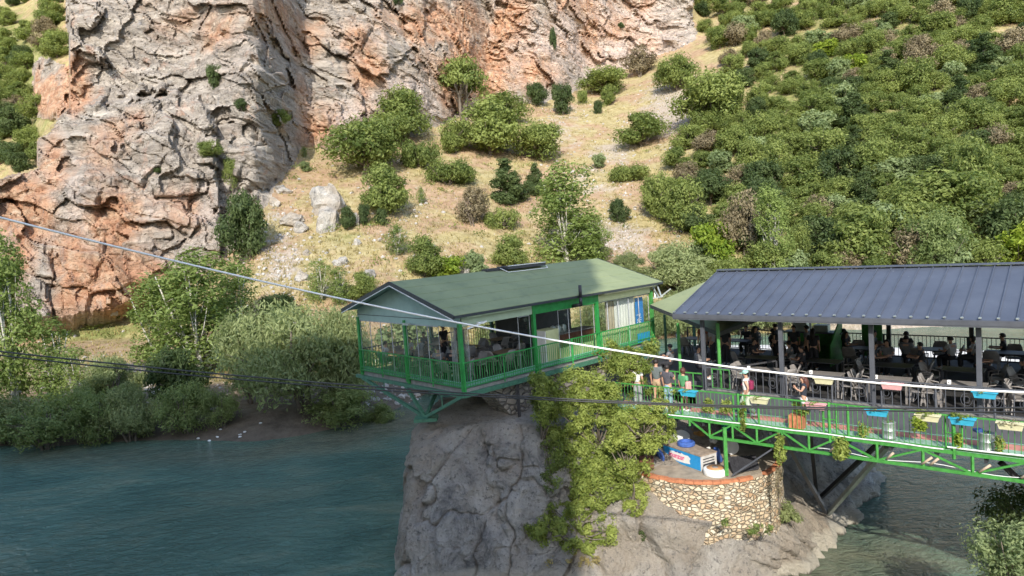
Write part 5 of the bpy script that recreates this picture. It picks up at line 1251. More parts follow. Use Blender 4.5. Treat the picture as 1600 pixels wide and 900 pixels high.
person('person with cropped hair, dark grey shirt and pale jeans, standing left of the curly-haired one', S(-.95, .80, DZ+.006), heading(BACK)-.15, top=cloth('charcoal', (.09, .085, .10)), bottom=cloth('palejeans', (.24, .36, .42)), over={'elR': (.24, .10, 1.15), 'wrR': (.12, .28, 1.2), 'haR': (.08, .33, 1.24)}, sc=1.0)
person('tall person in grey shirt and tan shorts among the leaves at the bridge head', S(-1.62, .42, DZ+.006), heading(BACK)+.1, top=cloth('slate', (.13, .15, .15)), bottom=cloth('tan', (.42, .30, .18)), legs='short', sc=1.06)
person('person in a white shirt half hidden by leaves, leftmost of the group on the footbridge', S(-2.3, .75, DZ+.006), heading(BACK)+.25, top=cloth('whitepat', (.66, .66, .64)), bottom=cloth('greytr', (.3, .3, .3)), sc=.95)
hb = MB(); hb.box(-.12, .12, -.06, .06, .0, .34); ob = hb.build('shoulder_bag', cloth('floral', (.62, .34, .30)), None, bevel=.04); ob.location = tuple(S(-.02, .98, DZ+.85)); ob.rotation_euler[2] = .5; tag(ob, 'large pink floral bag hanging at the side of the curly-haired person', 'bag')
# ================================================================== FURNITURE
def chair_parts():
    P_ = []
    b_ = MB(); b_.box(-.23, .23, -.22, .22, .42, .455); P_.append(('seat', b_.mesh('chair_seat', M_CHAIR, bevel=.012)))
    b_ = MB(); n_ = 9; vs = []
    for zi in range(5):
        z = .46+zi*.115; wd = .27-.016*max(0, zi-2)**2*1.2; lean = -.20-.035*zi
        for k in range(n_):
            u = k/(n_-1)*2-1; vs.append((u*wd, lean+.10*u*u*(1-.14*zi), z))
    m2 = len(vs); vs += [(x, y-.018, z) for x, y, z in vs]
    fs = [(i*n_+k, i*n_+k+1, (i+1)*n_+k+1, (i+1)*n_+k) for i in range(4) for k in range(n_-1)]
    fs += [tuple(m2+q for q in f[::-1]) for f in fs]
    ed = [k for k in range(n_)]+[i*n_+n_-1 for i in range(1, 5)]+[4*n_+k for k in range(n_-2, -1, -1)]+[i*n_ for i in range(3, 0, -1)]
    fs += [(ed[(i+1) % len(ed)], ed[i], m2+ed[i], m2+ed[(i+1) % len(ed)]) for i in range(len(ed))]
    b_.add(vs, fs); b_.box(-.03, .03, -.225, -.2, .44, .52); P_.append(('backrest', b_.mesh('chair_back', M_CHAIR, smooth=True)))
    for sx in (-1, 1):
        b_ = MB(); b_.tube([(sx*.23, -.20, .66), (sx*.26, -.02, .66), (sx*.25, .17, .63), (sx*.23, .19, .44)], [.018, .022, .022, .016], 6); P_.append(('armrest', b_.mesh('chair_arm', M_CHAIR, smooth=True)))
        for sy in (-1, 1): b_ = MB(); b_.bar((sx*.19, sy*.18, .43), (sx*.23, sy*.23, 0), .035, .035); P_.append(('leg', b_.mesh('chair_leg', M_CHAIR)))
    return P_
CH = chair_parts()
def chair(P, rz, label, group):
    o = thing('chair', label, 'chair', P, rz, group)
    for n_, me in CH: put(n_, me, o)
def table_parts(mt, w, d, pedestal):
    P_ = [('tabletop', MB().box(-w/2, w/2, -d/2, d/2, .71, .745).mesh('table_top', mt, bevel=.008))]
    if pedestal: P_.append(('pedestal', MB().box(-.05, .05, -.05, .05, .03, .71).box(-.28, .28, -.28, .28, 0, .03).mesh('table_pedestal', M_BLACKS)))
    else:
        for sx in (-1, 1):
            for sy in (-1, 1): P_.append(('leg', MB().box(-.03, .03, -.03, .03, 0, .71).mesh('table_leg', mt))); P_[-1] += ((sx*(w/2-.06), sy*(d/2-.06), 0),)
    return P_
TB1 = table_parts(M_TABLE, 1.25, .80, False); TB_SHADE = table_parts(M_BLACKS, 1.25, .80, False); TB2 = table_parts(M_WOODT, 1.1, .75, True)  # black table copy carries the shade of the inner rows in its colour
def table(P, rz, label, group, parts=TB1):
    o = thing('table', label, 'table', P, rz, group)
    for q in parts:
        c = put(q[0], q[1], o)
        if len(q) > 2: c.location = q[2]
ORD = ['first', 'second', 'third', 'fourth', 'fifth', 'sixth', 'seventh', 'eighth']
def around(fr, s_, w_, z, k, row, dirs, rot, parts, spread=.72, depth=.55, four=True, g='tables of the dark pavilion', gc='chairs of the dark pavilion'):
    name = '%s %s' % (ORD[k], row)
    table(fr(s_, w_, z), rot, ('wooden-topped ' if parts is TB2 else 'dark ' if parts is TB_SHADE else 'grey-brown ')+name, g, parts)
    place = {'left': (-spread-.05, -.0), 'right': (spread+.05, 0), 'front left': (-.32, depth), 'front right': (.32, depth), 'rear left': (-.32, -depth), 'rear right': (.32, -depth), 'left front': (-spread, .2), 'left rear': (-spread, -.25), 'right front': (spread, .2), 'right rear': (spread, -.25)}
    for d in dirs:
        a, c = place[d]; a += rng.normal()*.04; c += rng.normal()*.04
        Pc = fr(s_+a, w_+c, z); v = fr(s_, w_, z)-Pc if not d.startswith('left') and not d.startswith('right') else fr(s_, w_+c, z)-Pc
        if d.startswith('front') or d.startswith('rear'): v = fr(s_+a, w_, z)-Pc
        chair(Pc, heading(v)+rng.normal()*.18, 'armchair at the %s side of the %s' % (d, name), gc)
rotS = math.atan2(su[1], su[0])
for k, s_ in enumerate((1.95, 4.05, 6.15, 8.25, 10.6, 13.0)):
    around(S, s_, -1.35, .013, k, 'front-row table of the dark pavilion', ('left front', 'left rear', 'right front', 'right rear'), rotS, TB1, spread=.88)
    hd_ = MB(); hd_.box(-.055, .055, -.05, .05, 0, .14); o = hd_.build('napkin_holder', M_WHITE, None, bevel=.02); o.location = tuple(S(s_-.35 if k else s_-.5, -1.1, .76)); o.rotation_euler[2] = rotS
    tag(o, 'white napkin holder on the %s front-row table of the dark pavilion' % ORD[k], 'napkin holder', 'napkin holders')
    mk = MB(); mk.box(-.018, .018, -.0515, -.0505, .05, .09); q = mk.build('print_mark', M_CHAIR, o, local=True); q.location = (0, 0, 0)
for k, s_ in enumerate((1.0, 3.4, 5.8, 7.95, 10.4, 13.0)):
    around(S, s_, -3.7, .001, k, 'middle-row table of the dark pavilion', ('left front', 'right rear'), rotS, TB_SHADE, spread=.9)
for k, s_ in enumerate((-3.6, -1.6, 1.0, 4.0, 6.4, 8.8, 11.4)):
    if k == 3: around(S, s_, -6.9, .001, k, 'back-row table of the dark pavilion', ('rear left', 'rear right', 'front left'), rotS, TB_SHADE); continue
    around(S, s_, -7.4, .001, k, 'back-row table of the dark pavilion', ('left', 'right', 'front left', 'rear right'), rotS, TB_SHADE)
rotG = math.atan2(au[1], au[0])
for k, (a_, b_) in enumerate(((1.3, 1.5), (1.3, 3.9), (1.3, 6.0), (3.6, 1.6), (3.6, 4.2), (3.8, 6.4), (6.0, 4.6))):
    around(G, a_, b_, .012, k, 'table of the green pavilion', ('left', 'right', 'rear left', 'front right'), rotG, TB2, g='tables of the green pavilion', gc='chairs of the green pavilion')
# seated and standing guests, mostly silhouettes; indoor shade is put into the cloth tones
CLO_SHADE = [cloth('guest_white', (.42, .42, .43)), cloth('guest_black', (.03, .03, .035)), cloth('guest_blue', (.12, .16, .24)), cloth('guest_mustard', (.38, .30, .08)), cloth('guest_rust', (.35, .10, .05)), cloth('guest_grey', (.18, .18, .19))]
CN = ['white', 'black', 'blue', 'mustard', 'rust-coloured', 'grey']
def guest(fr, s_, w_, z, face, ci, where, hair='short', key=None, pose='sit', **k):
    person('person in a %s top %s' % (CN[ci], where), fr(s_, w_, z), heading(face), pose=pose, top=CLO_SHADE[ci], bottom=CLO_SHADE[1], hair=hair, key=key or ('%s%d%s' % (pose, ci, hair)), group='guests of the restaurant', sleeves=k.pop('sleeves', 'short'), **k)
zs = .0
for k_, (s_, w_, f_, c_) in enumerate(((.3, -4.6, RIGHT, 1), (1.9, -4.3, LEFT, 5), (2.6, -3.6, LEFT, 1), (4.9, -4.9, RIGHT, 1), (5.2, -5.6, FRONT, 5), (6.4, -5.3, LEFT, 1), (8.2, -5.2, RIGHT, 1), (9.9, -5.0, LEFT, 5), (11.6, -5.4, RIGHT, 1), (3.0, -8.0, BACK, 5), (8.7, -8.1, LEFT, 1))):
    person('person in %s top deep in the shade of the dark pavilion, %s from left' % (CN[c_], ('first', 'second', 'third', 'fourth', 'fifth', 'sixth', 'seventh', 'eighth', 'ninth', 'tenth', 'eleventh')[k_]), S(s_, w_, 0), heading(f_), pose='sit', top=CLO_SHADE[c_], bottom=CLO_SHADE[1], key='sit%dshort' % c_, group='guests of the restaurant')
guest(S, 3.25, -7.3, zs, RIGHT, 1, 'with long hair by the river rail, left of the others', 'long')
guest(S, 4.25, -7.75, zs, RIGHT, 1, 'sitting hunched next to the long-haired one by the river rail')
guest(S, 5.45, -7.8, zs, BACK, 1, 'leaning over a table left of the back post')
guest(S, 5.65, -6.75, zs, BACK, 5, 'seen from behind left of the back post')
guest(S, 7.15, -6.9, zs, (-su[0]*.6-wu[0]*.4, -su[1]*.6-wu[1]*.4), 0, 'sitting just right of the back post')
guest(S, 7.85, -7.2, zs, LEFT, 0, 'with curly hair leaning back right of the back post', 'curly')
guest(S, 9.55, -7.4, zs, RIGHT, 1, 'sitting half hidden by a dark front post')
guest(S, 12.2, -7.4, zs, LEFT, 0, 'with long hair holding a glass at the far right', 'long')
guest(S, 10.6, -7.4, zs, RIGHT, 5, 'facing the long-haired one at the far right table')
guest(S, -2.75, -7.3, zs, LEFT, 3, 'sitting by the river rail under the small green roof')
guest(S, -2.2, -7.7, zs, LEFT, 5, 'sitting beside the mustard top by the river rail')
guest(S, -1.4, -8.1, zs, FRONT, 1, 'third by the river rail under the small roof')
guest(S, -.7, -7.7, zs, LEFT, 1, 'fourth by the river rail under the small roof')
guest(S, .1, -7.4, zs, RIGHT, 1, 'sitting left of the first dark post at the back')
guest(S, -2.6, -5.9, zs, FRONT, 4, 'standing deep under the small green roof', pose='stand')
guest(S, -1.9, -5.4, zs, LEFT, 0, 'standing behind the first green shelter post', pose='stand')
guest(S, -1.2, -5.2, zs, FRONT, 1, 'standing between the shelter posts', pose='stand')
guest(S, .6, -6.4, zs, LEFT, 1, 'standing at the back of the dark pavilion, arm out', pose='stand', over={'elR': (.30, .15, 1.25), 'wrR': (.32, .38, 1.22), 'haR': (.32, .45, 1.2)}, key='armout')
guest(S, .0, -5.6, zs, RIGHT, 1, 'with long hair standing in the dark near the back', 'long', pose='stand')
guest(S, 1.5, -6.1, zs, FRONT, 1, 'standing in front of the serving booth, leftmost', pose='stand')
guest(S, 2.0, -6.2, zs, LEFT, 5, 'standing in front of the serving booth, middle', pose='stand')
guest(S, 2.5, -5.4, zs, BACK, 1, 'with a pale bag before the serving booth, rightmost', 'long', pose='stand')
guest(S, -2.4, -2.3, zs, LEFT, 5, 'sitting bent near the entrance under the small roof')
guest(S, -1.1, -2.2, zs, RIGHT, 5, 'sitting near the entrance right behind the group on the bridge', sleeves='long', key='sitlong5')
guest(G, .55, 6.2, .01, (bu[0]*-.2+au[0], bu[1]*-.2+au[1]), 0, 'sitting at the far left corner of the green pavilion')
guest(G, 1.9, 6.25, .01, (-au[0], -au[1]), 0, 'facing the corner guest in the green pavilion')
guest(G, .9, 3.5, .01, au, 1, 'with long hair sitting behind the gable-side glass', 'long')
guest(G, .75, 2.5, .01, (au[0]*.7+bu[0], au[1]*.7+bu[1]), 5, 'seen from behind at the gable-side glass')
guest(G, 1.0, 1.9, .01, (au[0]+bu[0], au[1]+bu[1]), 1, 'beside the folded glass leaves of the corner')
guest(G, 3.4, 5.6, .01, (-bu[0], -bu[1]), 1, 'standing in the first bay of the green pavilion', pose='stand')
guest(G, 4.5, 5.9, .01, (-au[0], -au[1]), 2, 'standing deeper in the first bay of the green pavilion', pose='stand')
guest(G, 3.2, 6.9, .01, (-au[0], -au[1]), 1, 'sitting against the far rail of the green pavilion')
guest(G, 5.4, 6.8, .01, (-au[0], -au[1]), 2, 'in the second bay of the green pavilion')
# fridge, counter with urns
fr_ = thing('refrigerator', 'old white refrigerator with yellowed side on the green balcony', 'refrigerator', G(4.8, .55, 0))
b = MB(); b.box(4.95, 5.75, .32, 1.0, .02, 1.5, G); b.build('cabinet', M_YEL, fr_, bevel=.02)
b = MB(); b.box(4.90, 4.945, .34, .98, .55, 1.48, G); b.build('door', M_WHITE, fr_, bevel=.01); b = MB(); b.box(4.90, 4.945, .34, .98, .04, .53, G); b.build('drawer', M_WHITE, fr_, bevel=.01)
ct = thing('counter', 'brown tea counter inside the green pavilion behind the sliding glass', 'counter', G(7, 1.2, 0))
b = MB(); b.box(6.5, 9.2, 1.3, 1.9, 0, 1.0, G); b.build('cabinet', paint('brown_panel', (.20, .075, .045), .6), ct); b = MB(); b.box(6.4, 9.3, 1.2, 2.0, 1.0, 1.04, G); b.build('countertop', M_CONC, ct)
for k, a_ in enumerate((6.55, 6.9, 7.25)):
    b = MB(); b.lathe(G(a_, 1.45, 1.04), [(.13, 0), (.15, .06), (.15, .30), (.12, .34), (.13, .36), (.02, .42)], 14); tag(b.build('tea_urn', M_GALV, smooth=True), '%s steel tea urn on the brown counter' % ('left', 'middle', 'right')[k], 'urn', 'tea urns')
# ================================================================== PLANTERS, POTS AND HANGING PLANTS
def small_foliage(name, seed, w, h, n, leaf, mt, lobes=8, shape='round', **k):
    me, _ = crown_mesh(name, seed, w, h, leaf, n, mt, lobes=lobes, shape=shape, clump=.15, **k); return me
F_BOX = [small_foliage('box_plant', 3, .55, .22, 260, .05, M_VINE, shape='low'), small_foliage('box_plant', 5, .35, .12, 120, .045, M_OAK, shape='low'), small_foliage('box_plant', 9, .6, .16, 160, .045, M_BROWN, shape='low')]
def boxmesh(mt):
    b_ = MB(); b_.box(-.30, .30, -.09, .09, 0, .18, taper=.045); b_.box(-.33, .33, -.12, .12, .18, .205); b_.box(-.24, .24, -.098, -.088, .05, .065); b_.box(-.25, .25, -.108, -.09, .12, .135)
    return b_.mesh('planter_box', mt)
BXM = {}
def planter(s_, w_, z, mt, mn, label, pl=0):
    if mn not in BXM: BXM[mn] = boxmesh(mt)
    o = thing('flower_box', label, 'flower box', S(s_, w_, z), rotS+math.pi, 'flower boxes hooked on the railings')
    put('box', BXM[mn], o)
    if pl is not None: q = put('plant', F_BOX[pl], o); q.location = (.05, 0, .14)
def srail(px): # s on the footbridge railing for a picture column
    d = ray(px, 650); n_ = np.array([wu[0], wu[1], 0]); Q = S(0, W1+.05, 0); P = C0+d*(((Q-C0)@n_)/(d@n_)); return (P-Q)@np.array([su[0], su[1], 0])
WZ = W1+.09; ZB = DZ+.80
planter(srail(1078), WZ, ZB, M_BLUE, 'blue', 'sky-blue flower box on the green rail before the curly-haired person', 1)
planter(srail(1188), WZ, ZB, M_CREAM, 'cream', 'cream flower box in front of the walker with the backpack', 1)
planter(srail(1276), WZ, ZB, M_PINK, 'pink', 'pink flower box in front of the person in white shorts', 1)
planter(srail(1371), WZ, ZB, M_BLUE, 'blue', 'sky-blue flower box on the green rail, above the left tin drum', 1)
planter(srail(1450), WZ, ZB, M_CREAM, 'cream', 'cream flower box wrapped in trailing vine on the green rail', 0)
planter(srail(1504), WZ, ZB, M_BLUE, 'blue', 'larger sky-blue flower box right of the vine-wrapped cream one', 0)
planter(srail(1579), WZ, ZB, M_CREAM, 'cream', 'rightmost cream flower box on the green rail', 2)
planter(4.45, -.02, .70, M_CREAM, 'cream', 'cream flower box on the dark railing behind the person in white shorts', None)
planter(6.5, -.02, .70, M_PINK, 'pink', 'pink flower box on the dark railing', None)
planter(8.95, -.02, .66, M_BLUE, 'blue', 'sky-blue flower box on the dark railing near the right margin', 1)
def drum(px, label, pl):
    s_ = srail(px); o = thing('tin_drum', label, 'drum', S(s_, W1-.36, DZ+.002))
    b_ = MB(); prof = [(.19, 0), (.19, .05), (.2, .06), (.19, .07), (.19, .27), (.2, .28), (.19, .29), (.19, .50), (.205, .52), (.19, .53)]
    b_.lathe(S(s_, W1-.36, DZ+.002), prof, 20); b_.build('drum_body', M_GALV, o, smooth=True)
    q = put('plant', F_BOX[pl], o); q.location = (0, 0, .45)
drum(1383, 'galvanised tin drum on the footbridge, the left one', 1); drum(1538, 'galvanised tin drum with a blue cloth on its rim, the right one', 1)
b = MB(); c_ = S(srail(1526), W1-.36, DZ+.52); b.box(c_[0]-.13, c_[0]+.1, c_[1]-.1, c_[1]+.1, c_[2], c_[2]+.1); tag(b.build('blue_cloth', M_DBLUE, bevel=.03), 'crumpled blue cloth on the rim of the right tin drum', 'cloth')
sp_ = srail(1240); o = thing('terracotta_planter', 'square terracotta planter on the footbridge between the two walkers', 'planter', S(sp_, W1-.30, DZ+.002))
b = MB(); b.box(sp_-.22, sp_+.22, W1-.50, W1-.1, DZ+.002, DZ+.46, S, taper=.02)
for k in range(4): b.box(sp_-.21+k*.115, sp_-.13+k*.115, W1-.102, W1-.085, DZ+.04, DZ+.42, S)
b.build('pot', M_TERR, o); q = put('plant', small_foliage('planter_plant', 21, .75, .55, 700, .06, M_VINE), o); q.location = (.15, 0, .42)
def hang(px, w_, z_top, L, wid, label, mt=M_VINE, seed=1, n=900, hor=False):
    """plant trailing down the outside of the truss or railing"""
    P = S(srail(px), w_, z_top); o = thing('trailing_vine', label, 'vine', P)
    g = np.random.RandomState(seed); st = MB(); V = []
    me, C = crown_mesh('vine_foliage', seed, wid, L, .07, n, mt, lobes=12, shape='column', clump=.15); q = put('leaves', me, o); q.location = (0, 0, -L)
    st.tube([(0, 0, .02), (.02, -.02, -L*.3), (-.02, -.02, -L*.6), (.03, 0, -L*.9)], .008, 4); put('stem', st.mesh('vine_stem', M_BARK), o)
    if hor: q.rotation_euler[1] = 1.25; q.location = (-L*.5, L*.3, -.05)
hang(1161, W1+.05, DZ+.85, 1.15, .36, 'vine trailing down the green rail left of the walker with the backpack', seed=31)
hang(1217, W1+.10, DZ-.12, 1.15, .42, 'long vine hanging below the truss under the terracotta planter', seed=33, n=1200)
hang(1312, W1+.10, DZ-.12, .60, .75, 'bushy plant filling the truss at the middle of the footbridge', seed=35, n=1500)
hang(1107, W1-.05, DZ+.75, .5, .5, 'vine growing along the green rail beside the left blue flower box', seed=37, n=700)
hang(1135, W1-.05, DZ+.72, .42, .55, 'vine creeping on the green rail further from the left blue flower box', seed=38, n=700)
hang(1435, W1+.05, DZ+.95, .50, .5, 'vine hanging left of the cream flower box it wraps', M_BRIGHT, 39, 700)
hang(1495, W1+.02, DZ+.55, .45, .35, 'small vine below the larger sky-blue flower box', M_BRIGHT, 41, 300)
hang(1560, W1-.1, DZ+.5, .5, .4, 'weedy plant beside the right tin drum', M_VINE, 43, 300)
hang(1345, W1-.15, DZ+.35, .3, .5, 'low green weeds left of the left tin drum', M_VINE, 44, 350)
# ================================================================== THE BUSH OVER THE ROCK AND ITS NEIGHBOURS
def nearbush(name, label, P, w, d, h, n, leaf, mt, lobes, seed, shape='round', cat='bush', stems=5, clump=.28, group=None, bark=M_BARK, rad=.03):
    me, C = crown_mesh(name+'_leaves', seed, w, h, leaf, n, mt, lobes=lobes, shape=shape, clump=clump, asp=1.9)
    o = thing(name, label, cat, P, 0, group); q = put('foliage', me, o); q.scale = (1, d/w, 1)
    tm_ = trunk_mesh(name+'_stems', seed, C, w, h, bark, rad, stems, twigs=3); t = put('stem', tm_, o); t.scale = (1, d/w, 1); return o
def below(px, py, D, w, d, h): # foot of a crown whose middle stands on this sight line
    P = at(px, py, D); return P-np.array([0, 0, h*.5])
from mathutils import Vector as _V
TREE_I = BVHTree.FromPolygons([v.co[:] for v in ISL.data.vertices], [p.vertices[:] for p in ISL.data.polygons])
def hit(px, py, far=27.0):
    d = ray(px, py); d = d/np.linalg.norm(d); r_ = TREE_I.ray_cast(_V(C0), _V(d), 60)
    if r_[0] is not None and math.hypot(r_[0][0], r_[0][1]) < far+.6: return np.array(r_[0])
    return at(px, py, far)
def sprawl(name, label, poly, nl, r0, r1, leaf, n, mt, seed, far=26.6, cat='bush', lift=.55, rad=.025, zs=.85):
    """one plant whose leaf clumps cling to the rock inside an outline given by sight lines"""
    g = np.random.RandomState(seed); xs = [p[0] for p in poly]; ys = [p[1] for p in poly]; C = []; Sz = []
    while len(C) < nl:
        px, py = g.uniform(min(xs), max(xs)), g.uniform(min(ys), max(ys))
        if not inpoly(np.array(px), np.array(py), poly): continue
        P = hit(px, py, far); d = P-C0; d /= np.linalg.norm(d); r_ = g.uniform(r0, r1); C.append(P-d*r_*lift*g.uniform(.3, 1.6)); Sz.append([r_, r_*.9, r_*zs*g.uniform(.8, 1.3)])
    C = np.array(C); base = C.mean(0); base[2] = C[:, 2].min(); root = hit(sum(xs)/len(xs), sum(ys)/len(ys)+15, far)
    me, _ = crown_mesh(name+'_leaves', seed, 2.2, 2.2, leaf, n, mt, clump=.12, asp=1.9, CS=(C-root, np.array(Sz)), fill=1.0)
    o = thing(name, label, cat, root); put('foliage', me, o)
    st = MB()
    for k in range(min(26, nl)):
        c = C[k]-root; m_ = c*.5+g.normal(size=3)*.12+np.array([0, -.1, .05]); st.tube([(g.normal()*.1, .25, -.1), m_, c], [rad*1.3, rad, rad*.4], 5)
    put('stem', st.mesh(name+'_stems', M_BARK, smooth=True), o); return o
sprawl('big_bush', 'huge leafy yellow-green bush tumbling over the rock between the two buildings', [(838, 588), (890, 578), (940, 592), (990, 622), (1030, 650), (1022, 690), (1008, 745), (985, 770), (950, 775), (925, 765), (905, 772), (890, 735), (866, 700), (840, 650)], 240, .18, .42, .062, 95000, M_VINE, 51, far=26.2)
sprawl('climbing_bush', 'dark-leaved climber right under the balcony wall, left of the huge bush', [(822, 600), (860, 588), (872, 660), (880, 740), (862, 775), (842, 740), (850, 690), (835, 650)], 34, .16, .3, .06, 12000, M_OAK, 53, far=26.8)
sprawl('hanging_bush', 'bright lower bush hanging down the rock towards the water', [(822, 825), (862, 792), (905, 768), (945, 790), (968, 830), (945, 862), (900, 858), (850, 846)], 110, .13, .28, .06, 26000, M_VINE, 55, far=26)
sprawl('leafy_shrub', 'shrub at the end of the green balcony, touching the blue panel', [(948, 566), (985, 545), (1022, 538), (1020, 562), (985, 612), (955, 600)], 30, .22, .42, .06, 16000, M_VINE, 57, far=27.4)
sprawl('leafy_shrub', 'thin shrub climbing in front of the cream curtain on the balcony', [(925, 560), (955, 535), (980, 545), (975, 590), (930, 600)], 16, .15, .3, .065, 3000, M_VINE, 58, far=28.2)
sprawl('leafy_shrub', 'leafy mass in front of the left end of the footbridge', [(955, 640), (1000, 642), (1048, 655), (1045, 680), (1020, 700), (965, 690)], 34, .2, .36, .06, 15000, M_VINE, 59, far=24.4)
sprawl('leafy_shrub', 'sprawling shrub left of the rusty tin pot', [(950, 690), (1005, 680), (1008, 730), (985, 770), (955, 760)], 26, .18, .32, .07, 7500, M_VINE, 60, far=24.8)
sprawl('leafy_shrub', 'narrow greenery running down between the bush and the masonry', [(975, 750), (1008, 745), (1012, 790), (985, 825), (970, 800)], 26, .10, .2, .06, 4200, M_VINE, 61, far=24.6)
sprawl('weed_clump', 'leafy weed at the right foot of the masonry terrace', [(1210, 785), (1236, 775), (1250, 812), (1230, 830), (1208, 825)], 16, .12, .22, .055, 2400, M_WILLOW, 63, far=26, cat='plant', rad=.008)
sprawl('weed_clump', 'small weed sprouting from the front of the masonry wall', [(1126, 812), (1140, 808), (1138, 826), (1128, 828)], 5, .05, .1, .05, 220, M_POPLAR, 64, far=23.15, cat='plant', rad=.005)
sprawl('weed_clump', 'weed at the foot of the wall, left of the leafy one', [(1175, 822), (1205, 818), (1208, 838), (1172, 842)], 10, .08, .16, .05, 900, M_POPLAR, 65, far=23.6, cat='plant', rad=.006)
nearbush('dry_weed', 'dry reddish stalks standing by the right edge of the brick rim', below(1216, 755, 24.2, .4, .3, 1.2), .4, .3, 1.2, 420, .05, M_BROWN, 8, 66, shape='column', cat='plant', rad=.008)
sprawl('weed_clump', 'grass tuft in a crack of the rock below the bush', [(1000, 828), (1010, 828), (1010, 845), (1001, 846)], 4, .06, .1, .06, 240, M_DARK, 67, far=25, cat='plant', rad=.005)
sprawl('weed_clump', 'yellowish weeds low on the rock under the hanging bush', [(850, 866), (930, 862), (935, 882), (860, 884)], 14, .08, .14, .06, 900, M_GRASS, 68, far=25.5, cat='plant', rad=.005)
nearbush('riverside_tree', 'leafy tree at the bottom right corner by the water', at(1592, 880, 22)-np.array([0, 0, 2.0]), 2.6, 2.4, 3.6, 12000, .065, M_PALE, 26, 71, cat='tree', rad=.05, clump=.25)
nearbush('riverside_tree', 'dark-leaved branches behind the footbridge at the right margin', at(1625, 850, 27)-np.array([0, 0, 2.0]), 3.6, 3.2, 5.0, 11000, .08, M_DARK, 26, 72, cat='tree', rad=.06, clump=.2)
nearbush('twig_shrub', 'small pale twig sticking up from the bottom edge at left', at(350, 925, 14)-np.array([0, 0, .55]), 1.1, .7, .95, 900, .04, M_WILLOW, 12, 73, cat='shrub', rad=.012, clump=.35)
nearbush('twig_shrub', 'pale twig at the bottom left corner', at(20, 935, 14)-np.array([0, 0, .6]), 1.0, .7, .8, 600, .04, M_WILLOW, 10, 74, cat='shrub', rad=.012, clump=.35)
sprawl('rail_creeper', 'loose leafy creeper on the green rail in front of the standing group', [(1000, 608), (1052, 612), (1052, 648), (1000, 645)], 16, .1, .2, .06, 2200, M_VINE, 75, far=24.2, cat='plant', rad=.008)
# ================================================================== THINGS ON THE TERRACE
TZ0 = TZt-.02
F_ = lambda px, py: hp(TZ0, px, py)
# chest freezer panel with its lettering
A0 = F_(1037, 716); A1 = F_(1096, 737); ax = (A1-A0); LW = np.linalg.norm(ax); ax /= LW; ay = np.array([-ax[1], ax[0], 0])
Fz = frame((A0[0], A0[1], TZ0), ax, ay); FH = .55; FD = .78
fz = thing('drinks_cooler', 'low blue-fronted drinks cooler lettered munzur on the masonry terrace', 'cooler', Fz(LW/2, FD/2, 0))
b = MB(); b.box(0, LW, 0, FD, 0, FH, Fz); b.build('cabinet', paint('greyed_white_sheet', (.55, .53, .50), .6, var=.2), fz)
b = MB(); b.box(-.02, LW+.02, -.02, FD+.02, FH, FH+.045, Fz); b.build('lid', paint('weathered_brown_lid', (.34, .27, .21), .8, var=.3), fz)
b = MB(); b.box(.02, LW-.02, -.014, -.002, .02, FH-.02, Fz); fp = b.build('front_panel', paint('cyan_panel', (.02, .28, .62), .4, var=.12), fz)
b = MB()
for z in (.30, .40): b.box(LW+.002, LW+.012, .10, FD-.12, z, z+.035, Fz)
b.box(LW+.002, LW+.01, .1, FD-.1, .06, .24, Fz); b.build('vent_grille', M_BLACKS, fz)
b = MB()
pts = [(.10+.0, .17), (.14, .30), (.12, .40), (.28, .44), (.42, .42), (.56, .47), (.70, .42), (.86, .43), (.95, .34), (.90, .26), (.93, .14), (.72, .11), (.5, .10), (.28, .12)]
q = [(LW*(.10+x*.68), z) for x, z in pts]
vs = [Fz(x, -.0155, z) for x, z in q]+[Fz(x, -.0195, z) for x, z in q]; n = len(q)
b.add(vs, [tuple(range(n))[::-1], tuple(range(n, 2*n))]+[(i, (i+1) % n, n+(i+1) % n, n+i) for i in range(n)]); b.build('logo_patch', M_WHITE, fz)
b = MB(); b.box(LW*.34, LW*.50, -.024, -.0205, .425, .475, Fz); b.build('logo_badge', paint('navy_badge', (.04, .10, .38), .5), fz)
def text(s, name, size, origin, xdir, mt, parent, bold=.0, ext=.002):
    cu = bpy.data.curves.new(name, 'FONT'); cu.body = s; cu.size = size; cu.extrude = ext; cu.offset = bold; cu.resolution_u = 3
    ob = bpy.data.objects.new(name+'_tmp', cu); col.objects.link(ob)
    me = bpy.data.meshes.new_from_object(ob.evaluated_get(bpy.context.evaluated_depsgraph_get())); bpy.data.objects.remove(ob)
    x = np.array(xdir)/np.linalg.norm(xdir); z = np.array([0, 0, 1.]); nrm = np.cross(x, z)
    for v in me.vertices:
        p = np.array(origin)+x*v.co[0]+z*v.co[1]+nrm*v.co[2]; v.co = tuple(p)
    me.materials.clear(); me.materials.append(mt); me.name = name
    o = put(name, me, parent, True); return o
M_PINKT = paint('magenta_print', (.70, .04, .20), .5, var=.05)
text('munzur', 'lettering', .27, Fz(LW*.165, -.0225, .20), ax, M_PINKT, fz, bold=.006)
text('su', 'small_lettering', .05, Fz(LW*.395, -.0265, .433), ax, M_WHITE, fz, bold=.001)
def lath(name, label, cat, P, prof, mt, n=22, rot=(0, 0, 0), smooth=True, parts=()):
    o = thing(name, label, cat, P); o.rotation_euler = rot
    put('shell', MB().lathe((0, 0, 0), prof, n).mesh(name, mt, smooth=smooth), o)
    for nm, prof2, mt2 in parts: put(nm, MB().lathe((0, 0, 0), prof2, n).mesh(nm, mt2, smooth=True), o)
    return o
M_MB = paint('blue_plastic', (.06, .13, .42), .4, var=.2)
